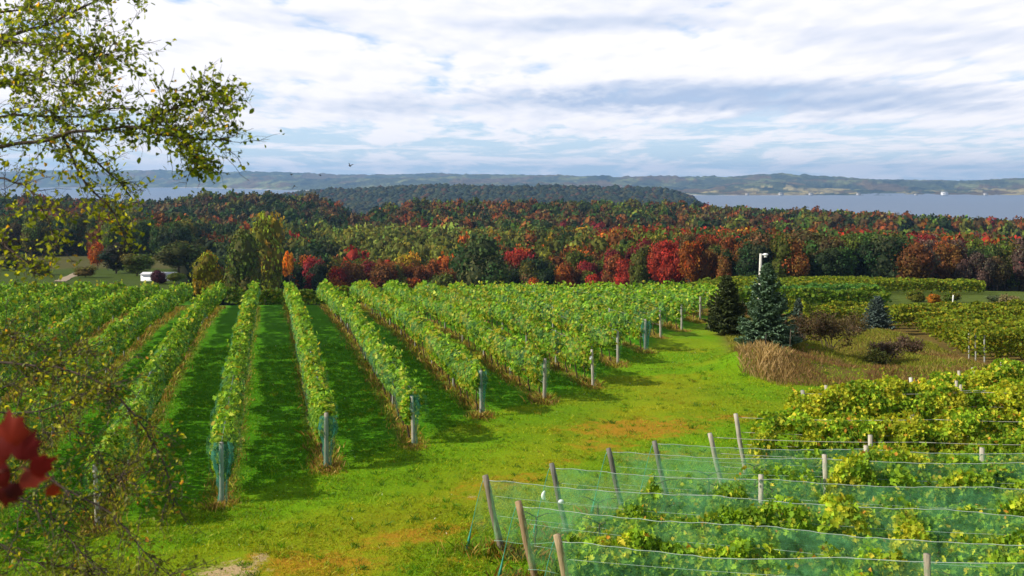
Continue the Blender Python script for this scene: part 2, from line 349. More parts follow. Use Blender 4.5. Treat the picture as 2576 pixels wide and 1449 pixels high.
# ------------------------------------------------------------------ ground sheet
def build_ground():
    r = np.concatenate([np.arange(.5, 22, .8), np.arange(22, 62, .27), np.arange(62, 130, .8), 130 * 1.035 ** np.arange(0, 95)])
    fine = np.radians(np.arange(-34, 34.01, .34)); coarse = np.radians(np.arange(38, 322.1, 5))
    th = np.concatenate([fine, coarse, [fine[0] + 2 * np.pi]])
    RR, TT = np.meshgrid(r, th, indexing='ij')
    x = RR * np.sin(TT); y = RR * np.cos(TT)
    z = G(x, y)
    back = sstep(np.abs(TT % (2 * np.pi) - np.pi), 2.4, 1.9)        # behind the viewer the hill stays
    z = z * (1 - back) + back * (-1.8 - RR * .02)
    near = (y > 15) & (y < 70)
    z = z + np.where(near, (fbm(x * 1.3, y * 1.3, 9, 3) - .5) * .10, 0)
    P = np.stack([x, y, z], -1)
    pxx = CX + F * x / np.maximum(y, 20)
    col = np.zeros(P.shape); grass = np.array([.14, .29, .003]); col[:] = grass
    def blend(mask, c):
        m = np.clip(mask, 0, 1)[..., None]; col[:] = col * (1 - m) + np.array(c) * m
    # between the rows the sward is deeper green
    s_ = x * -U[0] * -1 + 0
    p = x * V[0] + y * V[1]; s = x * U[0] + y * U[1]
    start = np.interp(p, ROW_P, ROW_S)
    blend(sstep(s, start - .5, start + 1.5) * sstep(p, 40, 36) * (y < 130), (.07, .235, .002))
    # strip of bare and dry ground under each row
    k = (p + 1.3) / 3.0; dist = np.abs(k - np.round(k)) * 3
    strip = sstep(dist, .55, .3) * sstep(s, start - .8, start) * (p < 39) * (y < 105)
    blend(strip * .6, (.20, .17, .03))
    # drier lane side
    lane = np.exp(-((x - np.interp(y, [20, 25, 32, 38, 45], [-6, -4.2, .2, 4.2, 7.5])) / np.interp(y, [20, 32, 40], [2.4, 1.9, 2.2])) ** 2) * (y < 48)
    blend(lane * .42, (.33, .29, .006))
    blend(sstep(fbm(x * .22, y * .3, 88, 4), .5, .68) * .3 * (y < 70) * (s < start), (.30, .27, .006))
    blend(sstep(y, 44, 47) * sstep(x, 10.5, 12) * (y < 105) * sstep(x, np.interp(y, [43, 47, 58, 66, 80, 93], [12.5, 9.8, 11.4, 12.4, 15.5, 18.5]), np.interp(y, [43, 47, 58, 66, 80, 93], [13.5, 10.8, 12.6, 13.8, 17, 20])), (.17, .12, .03))
    blend(sstep(y, 105, 112) * (x > 15) * (y < 205), (.09, .125, .015))
    blend((y > 130) * (pxx < 520) * 1.0, (.055, .085, .008))
    blend(((y > 235) & (pxx < 520)) * 1.0, (.085, .08, .02))
    blend(sstep(y, np.where(pxx < 520, 300, 190), np.where(pxx < 520, 320, 215)), (.035, .04, .012))
    blend(sstep(y, 900, 1000), (.05, .055, .03))
    patch = np.zeros(P.shape)
    def el(ch, cx, cy, rx, ry, a=1.0, rot=0):
        dx, dy = x - cx, y - cy; cs, sn = math.cos(rot), math.sin(rot)
        q = ((dx * cs + dy * sn) / rx) ** 2 + ((-dx * sn + dy * cs) / ry) ** 2
        patch[..., ch] = np.maximum(patch[..., ch], a * np.exp(-q))
    el(1, -6.5, 23.7, 1.2, .9, .9); el(1, -5.9, 24.6, .5, .5, .8)
    el(0, -4.6, 24.2, 2.6, 1.3, .95); el(0, -2.2, 26.2, 3.2, 1.0, .85, .5); el(0, 4.6, 37.0, 3.6, 2.0, 1.0, .3); el(0, -.2, 30.6, 2.6, 1.1, .72, .6); el(0, 3.2, 34.6, 2.4, 1.2, .75, .3)
    el(0, 1.6, 32.6, 1.8, .8, .65, .5); el(0, 4.5, 33.3, 2.2, .9, .7, .2); el(1, -1.15, 29.1, .3, .35, .7)
    el(0, -1.2, 29.0, 1.2, .6, .6); el(0, 8.3, 38.6, 2.6, 1.4, .7); el(0, -1.2, 24.2, 1.3, 1.0, .7)
    el(0, 9.5, 56, 2.5, 3, .5); el(0, 7, 47, 2.5, 1.5, .5)
    for q in range(len(ROW_P)):
        b = ROW_P[q] * V + ROW_S[q] * U; el(0, b[0] + .1, b[1] - .2, .7, .6, .9)
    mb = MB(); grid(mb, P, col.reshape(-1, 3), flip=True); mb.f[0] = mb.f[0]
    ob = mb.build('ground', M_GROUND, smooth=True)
    a = ob.data.color_attributes.new('Patch', 'FLOAT_COLOR', 'POINT')
    a.data.foreach_set('color', np.concatenate([patch.reshape(-1, 3), np.ones((patch[..., 0].size, 1))], 1).astype(np.float32).ravel())
    tag(ob, kind='structure')
AL = math.radians(13.2); U = np.array([-math.sin(AL), math.cos(AL)]); V = np.array([math.cos(AL), math.sin(AL)])
ROW_K = np.arange(-9, 14)
ROW_P = -1.3 + 3.0 * ROW_K
_st = {-1: 28.3, 0: 29.9, 1: 32.3, 2: 34.5, 3: 37.9, 4: 40, 5: 43, 6: 48.4, 7: 52.6, 8: 58, 9: 62, 10: 66, 11: 70, 12: 75, 13: 80}
ROW_S = np.array([_st.get(int(k), 27 + .3 * k) for k in ROW_K], float)
build_ground()

# ------------------------------------------------------------------ lake
ml, t, o = mat('lake_water'); g = t.new('ShaderNodeNewGeometry').outputs['Position']
mp = t.new('ShaderNodeMapping'); mp.inputs['Scale'].default_value = (.35, 1, 1); t.l.new(g, mp.inputs[0])
n = t.noise(mp.outputs[0], .05, 6, .65); n2 = t.noise(mp.outputs[0], .004, 4, .5)
principled(t, o, t.mix(n2, (.022, .06, .12), (.045, .095, .18)), .32, .5, n, .8, 0, 3.0)
mb = MB(); P = np.zeros((30, 30, 3)); P[..., 0] = np.linspace(-10000, 10000, 30)[:, None]; P[..., 1] = np.linspace(700, 11000, 30)[None]; P[..., 2] = -80
grid(mb, P, flip=True); tag(mb.build('lake_water', ml), kind='structure')

# ------------------------------------------------------------------ far hills across the water, and the headland
mh, t, o = mat('far_hills'); g = t.new('ShaderNodeNewGeometry').outputs['Position']
c = t.attr('Col').outputs['Color']; n = t.noise(g, .012, 6, .7); f = t.math('MULTIPLY_ADD', n, 3.0, -.5)
f = t.math('MAXIMUM', f, .1)
principled(t, o, t.mix(1.0, c, t.comb(f, f, f), 'MULTIPLY'), .95, .05, t.noise(g, .03, 4, .7), 1.0, 0, 12.0)
def build_hills():
    pxs = np.arange(-500, 3100, 3.0)
    top = np.interp(pxs, [-500, 0, 100, 250, 400, 560, 700, 850, 1000, 1090, 1300, 1500, 1700, 1900, 1985, 2060, 2300, 2450, 2576, 3100],
                    [436, 432, 428, 430, 427, 433, 433, 438, 440, 436, 443, 446, 449, 447, 443.5, 449, 453, 455, 449, 446])
    shore = np.interp(pxs, [-500, 500, 720, 1000, 1600, 1800, 3100], [7600, 7600, 6200, 5400, 4600, 4450, 4400])
    crest = np.interp(pxs, [-500, 700, 1700, 3100], [9000, 8600, 7800, 7600])
    tt = np.linspace(0, 1.25, 60)
    yy = shore[:, None] * .985 + (crest - shore * .985)[:, None] * tt[None]
    xx = (pxs[:, None] - CX) / F * yy
    zt = -(top[:, None] - HY) / F * crest[:, None]
    prof = np.interp(tt, [0, .04, .3, .6, 1, 1.25], [-.05, .05, .32, .62, 1, .7])[None]
    rel = (fbm(xx / 700, yy / 700, 21, 5) - .5) * 110 * np.clip(tt * 3, 0, 1)[None] * np.clip((1.0 - tt) * 4, 0, 1)[None]
    tree = (fbm(xx / 40, yy / 60, 31, 3) - .5) * 26 * np.clip(tt * 8, 0, 1)[None]
    z = -82 + (zt + 82) * prof + rel + tree
    z[:, 0] = -86
    m = fbm(xx / 260, yy / 420, 41, 4)[..., None]; m2 = fbm(xx / 120, yy / 220, 51, 3)[..., None]
    col = np.array([.060, .072, .035]) * np.ones(xx.shape + (1,))
    col = np.where(m > .56, [.12, .08, .035], col); col = np.where((m2 > .63), [.15, .16, .06], col)
    col = np.where((m2 < .33) & (m < .5), [.02, .03, .02], col)
    low = ((tt < .3)[None, :, None]) & (m2 > .55) & (pxs > 1500)[:, None, None]; col = np.where(low, [.30, .24, .10], col)
    col = col * (.8 + .4 * vn(xx / 30, yy / 60, 5))[..., None]
    col[:, 1] = [.5, .46, .38]
    mb = MB(); grid(mb, np.stack([xx, yy, z], -1), col.reshape(-1, 3)); tag(mb.build('hills', mh, smooth=True), kind='structure')
build_hills()

def head_h(pxx, r):
    top = np.interp(pxx, [640, 720, 900, 1000, 1100, 1300, 1600, 1660, 1700, 1745, 1785], [500, 489, 474, 466, 461, 463, 468, 473, 481, 500, 545])
    zt = -(top - HY) / F * 2150 - 10
    prof = np.interp(r, [1400, 1560, 1800, 2150, 2500, 2800], [-.2, .02, .45, 1, .55, -.25])
    return -82 + (zt + 82) * prof
def build_headland():
    pxs = np.arange(560, 1880, 8.0); rr = np.arange(1400, 2800, 20.0)
    yy = rr[None] * np.ones((len(pxs), 1)); xx = (pxs[:, None] - CX) / F * yy
    z = head_h(pxs[:, None] * np.ones((1, len(rr))), yy) + (fbm(xx / 200, yy / 200, 61) - .5) * 16
    mb = MB(); grid(mb, np.stack([xx, yy, z], -1), (.045, .06, .025)); tag(mb.build('headland_hill', mh, smooth=True), kind='structure')
    n = 6500; pp = rng.uniform(600, 1830, n); r = rng.uniform(1500, 2330, n) ; x = (pp - CX) / F * r
    z = head_h(pp, r) + (fbm(x / 200, r / 200, 61) - .5) * 16
    k = z > -79; blobs('headland_woods', np.stack([x, r, z], -1)[k], 7.5, 10, [(.030, .042, .018), (.020, .034, .022), (.045, .048, .018), (.07, .035, .016), (.06, .058, .02)], [.34, .32, .14, .09, .11])
def blobs(name, base, rad, ht, pal, wts, label=None):
    """far-off wood: one rough crown per point"""
    n = len(base); v0, f0 = ICO1; mb = MB()
    s = rad * rng.uniform(.6, 1.35, n); h = ht * rng.uniform(.7, 1.25, n)
    th = rng.uniform(0, 6.28, n); cs, sn = np.cos(th), np.sin(th)
    v = v0[None] * (1 + rng.uniform(-.24, .24, (n, len(v0), 1)))
    P = np.empty_like(v); P[..., 0] = (v[..., 0] * cs[:, None] - v[..., 1] * sn[:, None]) * s[:, None]
    P[..., 1] = (v[..., 0] * sn[:, None] + v[..., 1] * cs[:, None]) * s[:, None]; P[..., 2] = v[..., 2] * h[:, None] * .6 + h[:, None] * .5
    P += base[:, None]
    f = (np.arange(n)[:, None, None] * len(v0) + f0[None]).reshape(-1, 3)
    c = np.array(pal)[rng.choice(len(pal), n, p=np.array(wts) / sum(wts))] * rng.uniform(.7, 1.3, (n, 1))
    mb.add(P.reshape(-1, 3), f, (np.repeat(c, len(v0), 0) * rng.uniform(.75, 1.25, (n * len(v0), 1))))
    return tag(mb.build(name, M_WOODS), label, kind='stuff')
build_headland()
# wooded spit by the right-hand water
n = 420; pp = rng.normal(2020, 150, n); r = rng.uniform(1330, 1620, n); x = (pp - CX) / F * r; z = G(x, r); k = z > -79
blobs('shore_woods', np.stack([x, r, z], -1)[k], 6.5, 10, [(.05, .07, .03), (.08, .075, .03), (.11, .06, .025)], [.6, .25, .15])

# ------------------------------------------------------------------ forest
def crown_mesh(seed, ncard, csize, lobes, shape='round', core=ICO2):
    """unit crown: about 1 high and 1 wide, from z=.12 to 1"""
    g_ = np.random.default_rng(seed); mb = MB(); v0, f0 = core
    L = []
    for i in range(lobes):
        hz = g_.uniform(.28, .84) if shape != 'high' else g_.uniform(.70, .88); R0 = math.sqrt(max(.02, 1 - ((hz - .52) / .55) ** 2)) * (.30 if shape == 'round' else .24)
        a = g_.uniform(0, 6.28); q = math.sqrt(g_.uniform(.15, 1)) * R0
        L.append((q * math.cos(a), q * math.sin(a), hz, g_.uniform(.15, .24)))
    if shape == 'high': L = [(q[0] * 1.1, q[1] * 1.1, q[2], q[3] * .62) for q in L]
    else: L.append((0, 0, .5, .30)); L.append((0, 0, .78, .20))
    cen = []; nr = []
    for (a, b, h, r) in L:
        v = v0 * (1 + g_.uniform(-.25, .2, (len(v0), 1))) * r * .78 + [a, b, h]
        mb.add(v, f0, np.ones((len(v0), 3)) * g_.uniform(.55, .75))
    w_ = np.array([q[3] ** 2 for q in L]); idx = g_.choice(len(L), ncard, p=w_ / w_.sum())
    d = norm(g_.normal(size=(ncard, 3)))
    Lx = np.array(L)[idx]; c = Lx[:, :3] + d * Lx[:, 3:4] * g_.uniform(.78, 1.2, (ncard, 1))
    keep = c[:, 2] > .10; c = c[keep]; d = d[keep]; lob = idx[keep]
    tone = (.7 + .6 * g_.random(len(L)))[lob] * g_.uniform(.7, 1.3, len(c)) * (.4 + 1.25 * vn(c[:, 0] * 15 + c[:, 2] * 6, c[:, 1] * 15 + c[:, 2] * 11, seed))
    tn = g_.uniform(-.28, .28, len(L)); tint = np.stack([tn, -tn * .6 + g_.uniform(-.1, .1, len(L)), 0 * tn], -1)[lob]
    leaves(mb, c, csize * g_.uniform(.7, 1.4, len(c)), d + g_.normal(size=c.shape) * .55, (tone[:, None] * (1 + tint)), 1.1)
    return mb
def trunk_mb(seed):
    g_ = np.random.default_rng(seed); mb = MB()
    pts = [(0, 0, -.03), (.005, 0, .12), (-.008, .006, .3), (.005, 0, .55), (0, 0, .8)]
    tube(mb, pts, [.024, .018, .014, .009, .003], 7, (.10, .075, .055))
    for i in range(6):
        a = g_.uniform(0, 6.28); h = g_.uniform(.2, .5); l = g_.uniform(.15, .28)
        tube(mb, [(0, 0, h), (l * .5 * math.cos(a), l * .5 * math.sin(a), h + l * .5), (l * math.cos(a), l * math.sin(a), h + l * 1.1)], [.009, .006, .002], 5, (.10, .075, .055))
    return mb
PROT = []; HIGH = []
for i in range(8):
    c_ = crown_mesh(100 + i, 2400, .040, 11 + i % 4, 'round'); PROT.append(c_)
COLS = {
 'scarlet': (.30, .030, .014), 'crimson': (.17, .018, .018), 'orange': (.33, .085, .010), 'rust': (.17, .062, .014), 'golden': (.34, .21, .012),
 'yellow_green': (.17, .175, .018), 'olive': (.10, .11, .014), 'light_green': (.15, .17, .026), 'green': (.052, .085, .016), 'dark': (.027, .045, .014), 'brown': (.09, .058, .02), 'mauve': (.10, .06, .045)}
TXT = {'scarlet': 'scarlet', 'crimson': 'dark crimson', 'orange': 'bright orange', 'rust': 'rust brown', 'golden': 'golden yellow', 'yellow_green': 'yellow green', 'olive': 'dull olive',
 'light_green': 'pale green', 'green': 'mid green', 'dark': 'very dark green', 'brown': 'brown leafed', 'mauve': 'mauve grey'}
def pick(pp, d, rank):
    w_ = dict(olive=2, green=2, dark=2, rust=1.5, brown=1)
    if rank == 0:
        if pp < 560: w_ = dict(dark=3, green=2, olive=2, rust=1, brown=.8)
        elif pp < 830: w_ = dict(dark=2, green=2, crimson=1.6, rust=1.5, orange=.8, golden=.6, olive=1)
        elif pp < 1150: w_ = dict(scarlet=1.6, crimson=1.2, orange=2, golden=.8, olive=1.3, rust=1.5, green=.8, dark=.8)
        elif pp < 1280: w_ = dict(dark=2, green=2, olive=2)
        elif pp < 1830: w_ = dict(scarlet=.9, crimson=.6, orange=1.7, rust=2.2, golden=.5, yellow_green=.5, olive=2, green=1.6, dark=1, brown=1)
        elif pp < 2300: w_ = dict(dark=4, green=2.2, olive=1.2, rust=1.0, brown=1.2, crimson=.3)
        else: w_ = dict(mauve=1.5, crimson=.8, scarlet=.5, brown=1, rust=1.5, green=1.5, dark=1.3, olive=1)
    elif rank == 1:
        if pp < 600: w_ = dict(dark=3, green=2, olive=1, rust=.5)
        elif pp < 820: w_ = dict(dark=2, green=3, orange=.8, scarlet=.3, olive=2, yellow_green=.5)
        elif pp < 1150: w_ = dict(light_green=6, yellow_green=2, olive=1.5)
        elif pp < 1500: w_ = dict(olive=3, golden=.5, light_green=1, orange=.6, green=1.5, rust=.5)
        elif pp < 1900: w_ = dict(scarlet=1.6, orange=1.6, olive=1.6, green=1.2, rust=1.8, golden=.4)
        elif pp < 2200: w_ = dict(dark=2, green=2, rust=2, olive=1.2, orange=.6, scarlet=.6)
        else: w_ = dict(rust=2, orange=1, scarlet=1.3, mauve=1, olive=1.5, green=1)
    else:
        if pp < 900: w_ = dict(dark=3, brown=3, olive=1.6, rust=1.8, green=1)
        elif pp < 1900: w_ = dict(dark=2.5, brown=2.5, olive=2.2, rust=2.2, crimson=.35, green=1)
        else: w_ = dict(dark=2, rust=2.2, olive=2, scarlet=.5, orange=.3, brown=1.6, green=1, crimson=.4)
    ks = list(w_); ws = np.array([w_[k] for k in ks], float); ws /= ws.sum()
    xx = (pp - CX) / F * d; sc = 16.0 if rank < 2 else 34.0
    # neighbours tend to share a colour
    sc_ = [float(vn(xx / sc, d / sc, 500 + 37 * i)) + random.random() * 1.1 for i in range(len(ks))]
    return ks[int(np.argmax(np.array(sc_) + np.log(ws * len(ks)) * .26))]
def front(pp): return np.interp(pp, [-200, 300, 480, 520, 700, 1480, 1720, 1850, 2600, 2900], [330, 310, 300, 232, 225, 232, 206, 196, 192, 190])
trees = []
d = 190.0
while d < 800:
    sp_ = np.interp(d, [190, 300, 450, 800], [4.9, 6.0, 7.4, 10.5])
    xw = .56 * d
    for x in np.arange(-xw, xw, sp_):
        xx = x + random.uniform(-.45, .45) * sp_; dd = d + random.uniform(-.5, .5) * sp_
        pp = CX + F * xx / dd; fr = front(pp)
        if dd < fr: continue
        q = dd - fr
        rank = 0 if q < 48 else (1 if dd < 470 else 2)
        h = np.interp(dd, [190, 260, 400, 700], [9.5, 13.0, 14, 14]) * random.uniform(.78, 1.2)
        if rank == 0: h *= np.interp(q, [0, 15, 48], [.72, .9, 1.0]) * (1.25 if 1850 < pp < 2350 else 1)
        # nothing may rise over the ridge line seen in the photograph
        gz = float(G(xx, dd))
        cap = np.interp(pp, [-200, 0, 300, 500, 700, 1100, 1500, 1800, 1950, 2576, 2800], [540, 540, 545, 560, 565, 575, 580, 585, 588, 600, 600]) if rank == 0 else np.interp(pp, [0, 450, 560, 830, 1130, 1600, 2000, 2576], [510, 515, 520, 572, 568, 572, 575, 590])
        if rank < 2:
            hm = -(cap - HY) / F * dd - gz
            h = min(h, max(5, hm * random.uniform(.9, 1.08)))
        trees.append((dd, xx, gz, h, rank, pick(pp, dd, rank), q, pp))
    d += sp_ * .9
trees.sort(key=lambda q: q[6] + 0.0 * q[0])
inview = [q for q in trees if -60 < q[7] < 2640]
solo = inview[:290]; solos = set(id(q) for q in solo)
rest = [q for q in trees if id(q) not in solos]
protos = []
TM = trunk_mb(5)
def new_tree(var):
    root = thing('forest_tree', (0, 0, 0), 'tree', 'tree')
    TM.build('trunk', M_BARK, root); c = PROT[var].build('crown', M_TREE, root)
    return root
for i in range(8): protos.append(new_tree(i))
PROT.append(crown_mesh(77, 1800, .036, 7, 'high')); protos.append(new_tree(8))
used = [False] * 9
def place_tree(x, y, z, h, wd, col, label, var=None, group='trees in the front ranks of the autumn forest', cat='tree'):
    var = random.randrange(8) if var is None else var
    if not used[var]: r = protos[var]; used[var] = True
    else: r = dup(protos[var])
    r.location = (x, y, z - .2); r.scale = (wd, wd, h); r.rotation_euler = (0, 0, random.uniform(0, 6.28))
    r['label'] = label; r['category'] = cat
    if group: r['group'] = group
    elif 'group' in r: del r['group']
    for ch in r.children:
        if ch.name.startswith('crown'): ch.color = (*col, 1)
    return r
def zone(pp):
    for a, b, s_ in [(-99, 560, 'around the white shed'), (560, 830, 'behind the two middle rows'), (830, 1290, 'left of the picture centre'), (1290, 1830, 'right of the picture centre'), (1830, 2200, 'behind the lamp post'), (2200, 9999, 'at the far right')]:
        if a <= pp < b: return s_
ORDN = ['first', 'second', 'third', 'fourth', 'fifth', 'sixth', 'seventh', 'eighth', 'ninth', 'tenth', 'eleventh', 'twelfth'] + [str(q) + ('st' if q % 10 == 1 else 'nd' if q % 10 == 2 else 'rd' if q % 10 == 3 else 'th') for q in range(13, 99)]
cnt = {}
for (dd, xx, gz, h, rank, kind, q, pp) in sorted(solo, key=lambda q: q[7]):
    ky = (kind, zone(pp)); cnt[ky] = cnt.get(ky, 0) + 1; no_ = ORDN[cnt[ky] - 1]
    cc = np.array(COLS[kind]) * random.uniform(.75, 1.2)
    place_tree(xx, dd, gz, h, h * random.uniform(.62, .85) * (1.25 if 1850 < pp < 2350 else 1), tuple(cc), f"{no_} from left of the {TXT[kind]} forest edge trees {zone(pp)}")
# the forest beyond, too many to count
def build_rest():
    mb = MB(); n = len(rest); small = []
    for i in range(12):
        m = crown_mesh(300 + i, 230 if i < 6 else 110, .075 if i < 6 else .12, 5, 'round', ICO1)
        small.append((np.concatenate(m.v), [q for q in m.f], np.concatenate(m.c)))
    for (dd, xx, gz, h, rank, kind, q, pp) in rest:
        v, fs, c = small[random.randrange(6) + (6 if dd > 430 else 0)]
        a = random.uniform(0, 6.28); cs, sn = math.cos(a), math.sin(a); wd = h * random.uniform(.55, .85) * (1.15 if dd > 430 else 1)
        P = np.stack([(v[:, 0] * cs - v[:, 1] * sn) * wd + xx, (v[:, 0] * sn + v[:, 1] * cs) * wd + dd, v[:, 2] * h + gz], -1)
        base = mb.n; mb.v.append(P.astype(np.float32)); mb.c.append((c * np.array(COLS[kind]) * random.uniform(.75, 1.25)).astype(np.float32))
        for f in fs: mb.f.append(f + base)
        mb.n += len(v)
    tri = np.concatenate([f for f in mb.f if f.shape[1] == 3]); qd = np.concatenate([f for f in mb.f if f.shape[1] == 4]); mb.f = [tri, qd]
    tag(mb.build('forest', M_WOODS), kind='stuff')
build_rest()
# trees of their own in front of the forest
def at_px(pp, d): return (pp - CX) / F * d
def solo_tree(pp, d, ytop, wpx, col, label, var=None, zb=None):
    x = at_px(pp, d); z = float(G(x, d)) if zb is None else zb; top = -(ytop - HY) / F * d
    return place_tree(x, d, z, (top - z) * 1.02, wpx / F * d * 1.12, col, label, var, group=None)
solo_tree(668, 226, 548, 104, (.24, .23, .016), 'tall yellow topped tree rising over the egg shaped willow', 1)
solo_tree(625, 200, 584, 120, (.095, .10, .015), 'egg shaped olive gold willow behind the vine crest', 2)
solo_tree(525, 135, 632, 95, (.20, .16, .010), 'small round orange and gold tree beside the white shed', 3)
solo_tree(1212, 214, 598, 150, (.050, .070, .020), 'big broad dark green tree standing out of the red forest edge', 4)
solo_tree(450, 228, 603, 130, (.075, .085, .015), 'wide olive tree right behind the white shed', 5)
solo_tree(292, 205, 610, 100, (.028, .034, .018), 'dark rounded tree left of the white shed', 6)
solo_tree(396, 160, 676, 46, (.06, .018, .03), 'small dark purple bush in front of the white shed', 7)
solo_tree(728, 222, 628, 46, (.50, .20, .010), 'small glowing orange tree crown at the forest edge near the middle rows', 8)
solo_tree(246, 225, 606, 46, (.42, .09, .012), 'small orange tree left of the white shed among dark trees', 5)
solo_tree(345, 190, 640, 84, (.09, .10, .016), 'olive tree just left behind the white shed', 0)
solo_tree(40, 225, 632, 90, (.07, .09, .016), 'leftmost dark olive tree standing in the open far left field', 3)
solo_tree(215, 182, 668, 60, (.14, .11, .02), 'low golden brown bush by the near end of the dirt track', 2)
solo_tree(100, 200, 655, 60, (.10, .12, .016), 'small green tree left of the dirt track', 6)
solo_tree(440, 165, 682, 52, (.11, .13, .014), 'low green bush covering the right end of the white shed', 5)
solo_tree(2304, 127, 724, 50, (.13, .14, .012), 'olive bush left of the orange bush in the far right field', 3)
solo_tree(2346, 125, 736, 40, (.40, .16, .012), 'small orange bush between two olive bushes in the far right field', 6)
solo_tree(2394, 126, 733, 46, (.10, .125, .014), 'olive bush right of the orange bush in the far right field', 1)
solo_tree(2525, 118, 742, 92, (.09, .10, .04), 'pale grey green bush at the right edge of the far field', 2)
# ------------------------------------------------------------------ left vineyard
LEAFC = np.array([[.14, .28, .016], [.20, .36, .022], [.09, .20, .015], [.30, .42, .03], [.46, .50, .07], [.38, .30, .03]])
LEAFW = np.array([.28, .30, .18, .15, .06, .03])
def leafcol(n, w_=LEAFW, C=LEAFC, lo=.7, hi=1.3):
    return C[rng.choice(len(C), n, p=w_ / w_.sum())] * rng.uniform(lo, hi, (n, 1))
def post_mb(h, r, lean=(0, 0), col=(.30, .26, .21), bury=.15):
    mb = MB(); k = 6; z = np.linspace(-bury, h, k)
    pts = np.stack([lean[0] * z / h + np.sin(z * 3) * .006, lean[1] * z / h, z], -1)
    rr = np.full(k, r); rr[-1] *= .9
    tube(mb, pts, rr, 10, col); return mb
END_POSTS = [post_mb(1.62, .065, (0, 0), (.36, .34, .29)), post_mb(1.7, .07, (.03, -.06), (.30, .27, .22)), post_mb(1.58, .062, (-.04, -.05), (.40, .36, .30))]
LINE_POST = post_mb(1.75, .04, (0, 0), (.33, .33, .30))
END_PROTO = []; LINE_PROTO = []; TRUNKS = []
def child(proto_list, make, parent, loc, rot=0, sc=(1, 1, 1)):
    """first use builds, later uses copy and share the mesh"""
    if not proto_list: proto_list.append(make())
    o = proto_list[0]
    if o.get('_u'): o = o.copy(); S.collection.objects.link(o)
    o['_u'] = 1; o.parent = parent; pl = parent_loc(parent)
    o.location = tuple(np.array(loc) - pl); o.rotation_euler = (0, 0, rot); o.scale = sc
    return o
def vine_trunk_mb(seed):
    g_ = np.random.default_rng(seed); mb = MB(); p = [np.zeros(3) - [0, 0, .1]]
    for i in range(6): p.append(p[-1] + [g_.normal() * .035, g_.normal() * .03, .18])
    tube(mb, p, [.045, .035, .03, .028, .026, .022, .02], 6, (.075, .05, .035))
    tube(mb, [p[-1], p[-1] + [.0, .25, .12], p[-1] + [0, .55, .16]], [.02, .014, .008], 5, (.075, .05, .035))
    tube(mb, [p[-1], p[-1] + [.0, -.25, .12], p[-1] + [0, -.5, .17]], [.02, .014, .008], 5, (.075, .05, .035)); return mb
TR_L = [[], [], []]; EP_L = [[], [], []]; LP_L = []
ORD = ['first', 'second', 'third', 'fourth', 'fifth', 'sixth', 'seventh', 'eighth', 'ninth', 'tenth', 'eleventh', 'twelfth', 'thirteenth', 'fourteenth', 'fifteenth']
ROW_LABEL = {
 -1: 'netted vine row with its near end lost behind the drooping tree twigs',
 0: 'nearest netted middle vine row, its end post wrapped in teal net beside the lane',
 1: 'bright netted vine row right of the middle grass lane, full leafy end over its post',
 2: 'long vine row with a dark leafy tuft over its bent teal netted end post',
 3: 'vine row with yellowing leaves ending at a slim teal netted post',
 4: 'vine row with yellow leaves and an upright pale post well clear of its leaves',
 5: 'vine row whose grey end post carries a small white tag',
 6: 'vine row ending at a dark straight post beyond the white tagged post',
 7: 'short looking vine row with a teal netted double post by the lane bend',
 8: 'vine row just beyond the teal double post near the lane bend'}
GUST = []
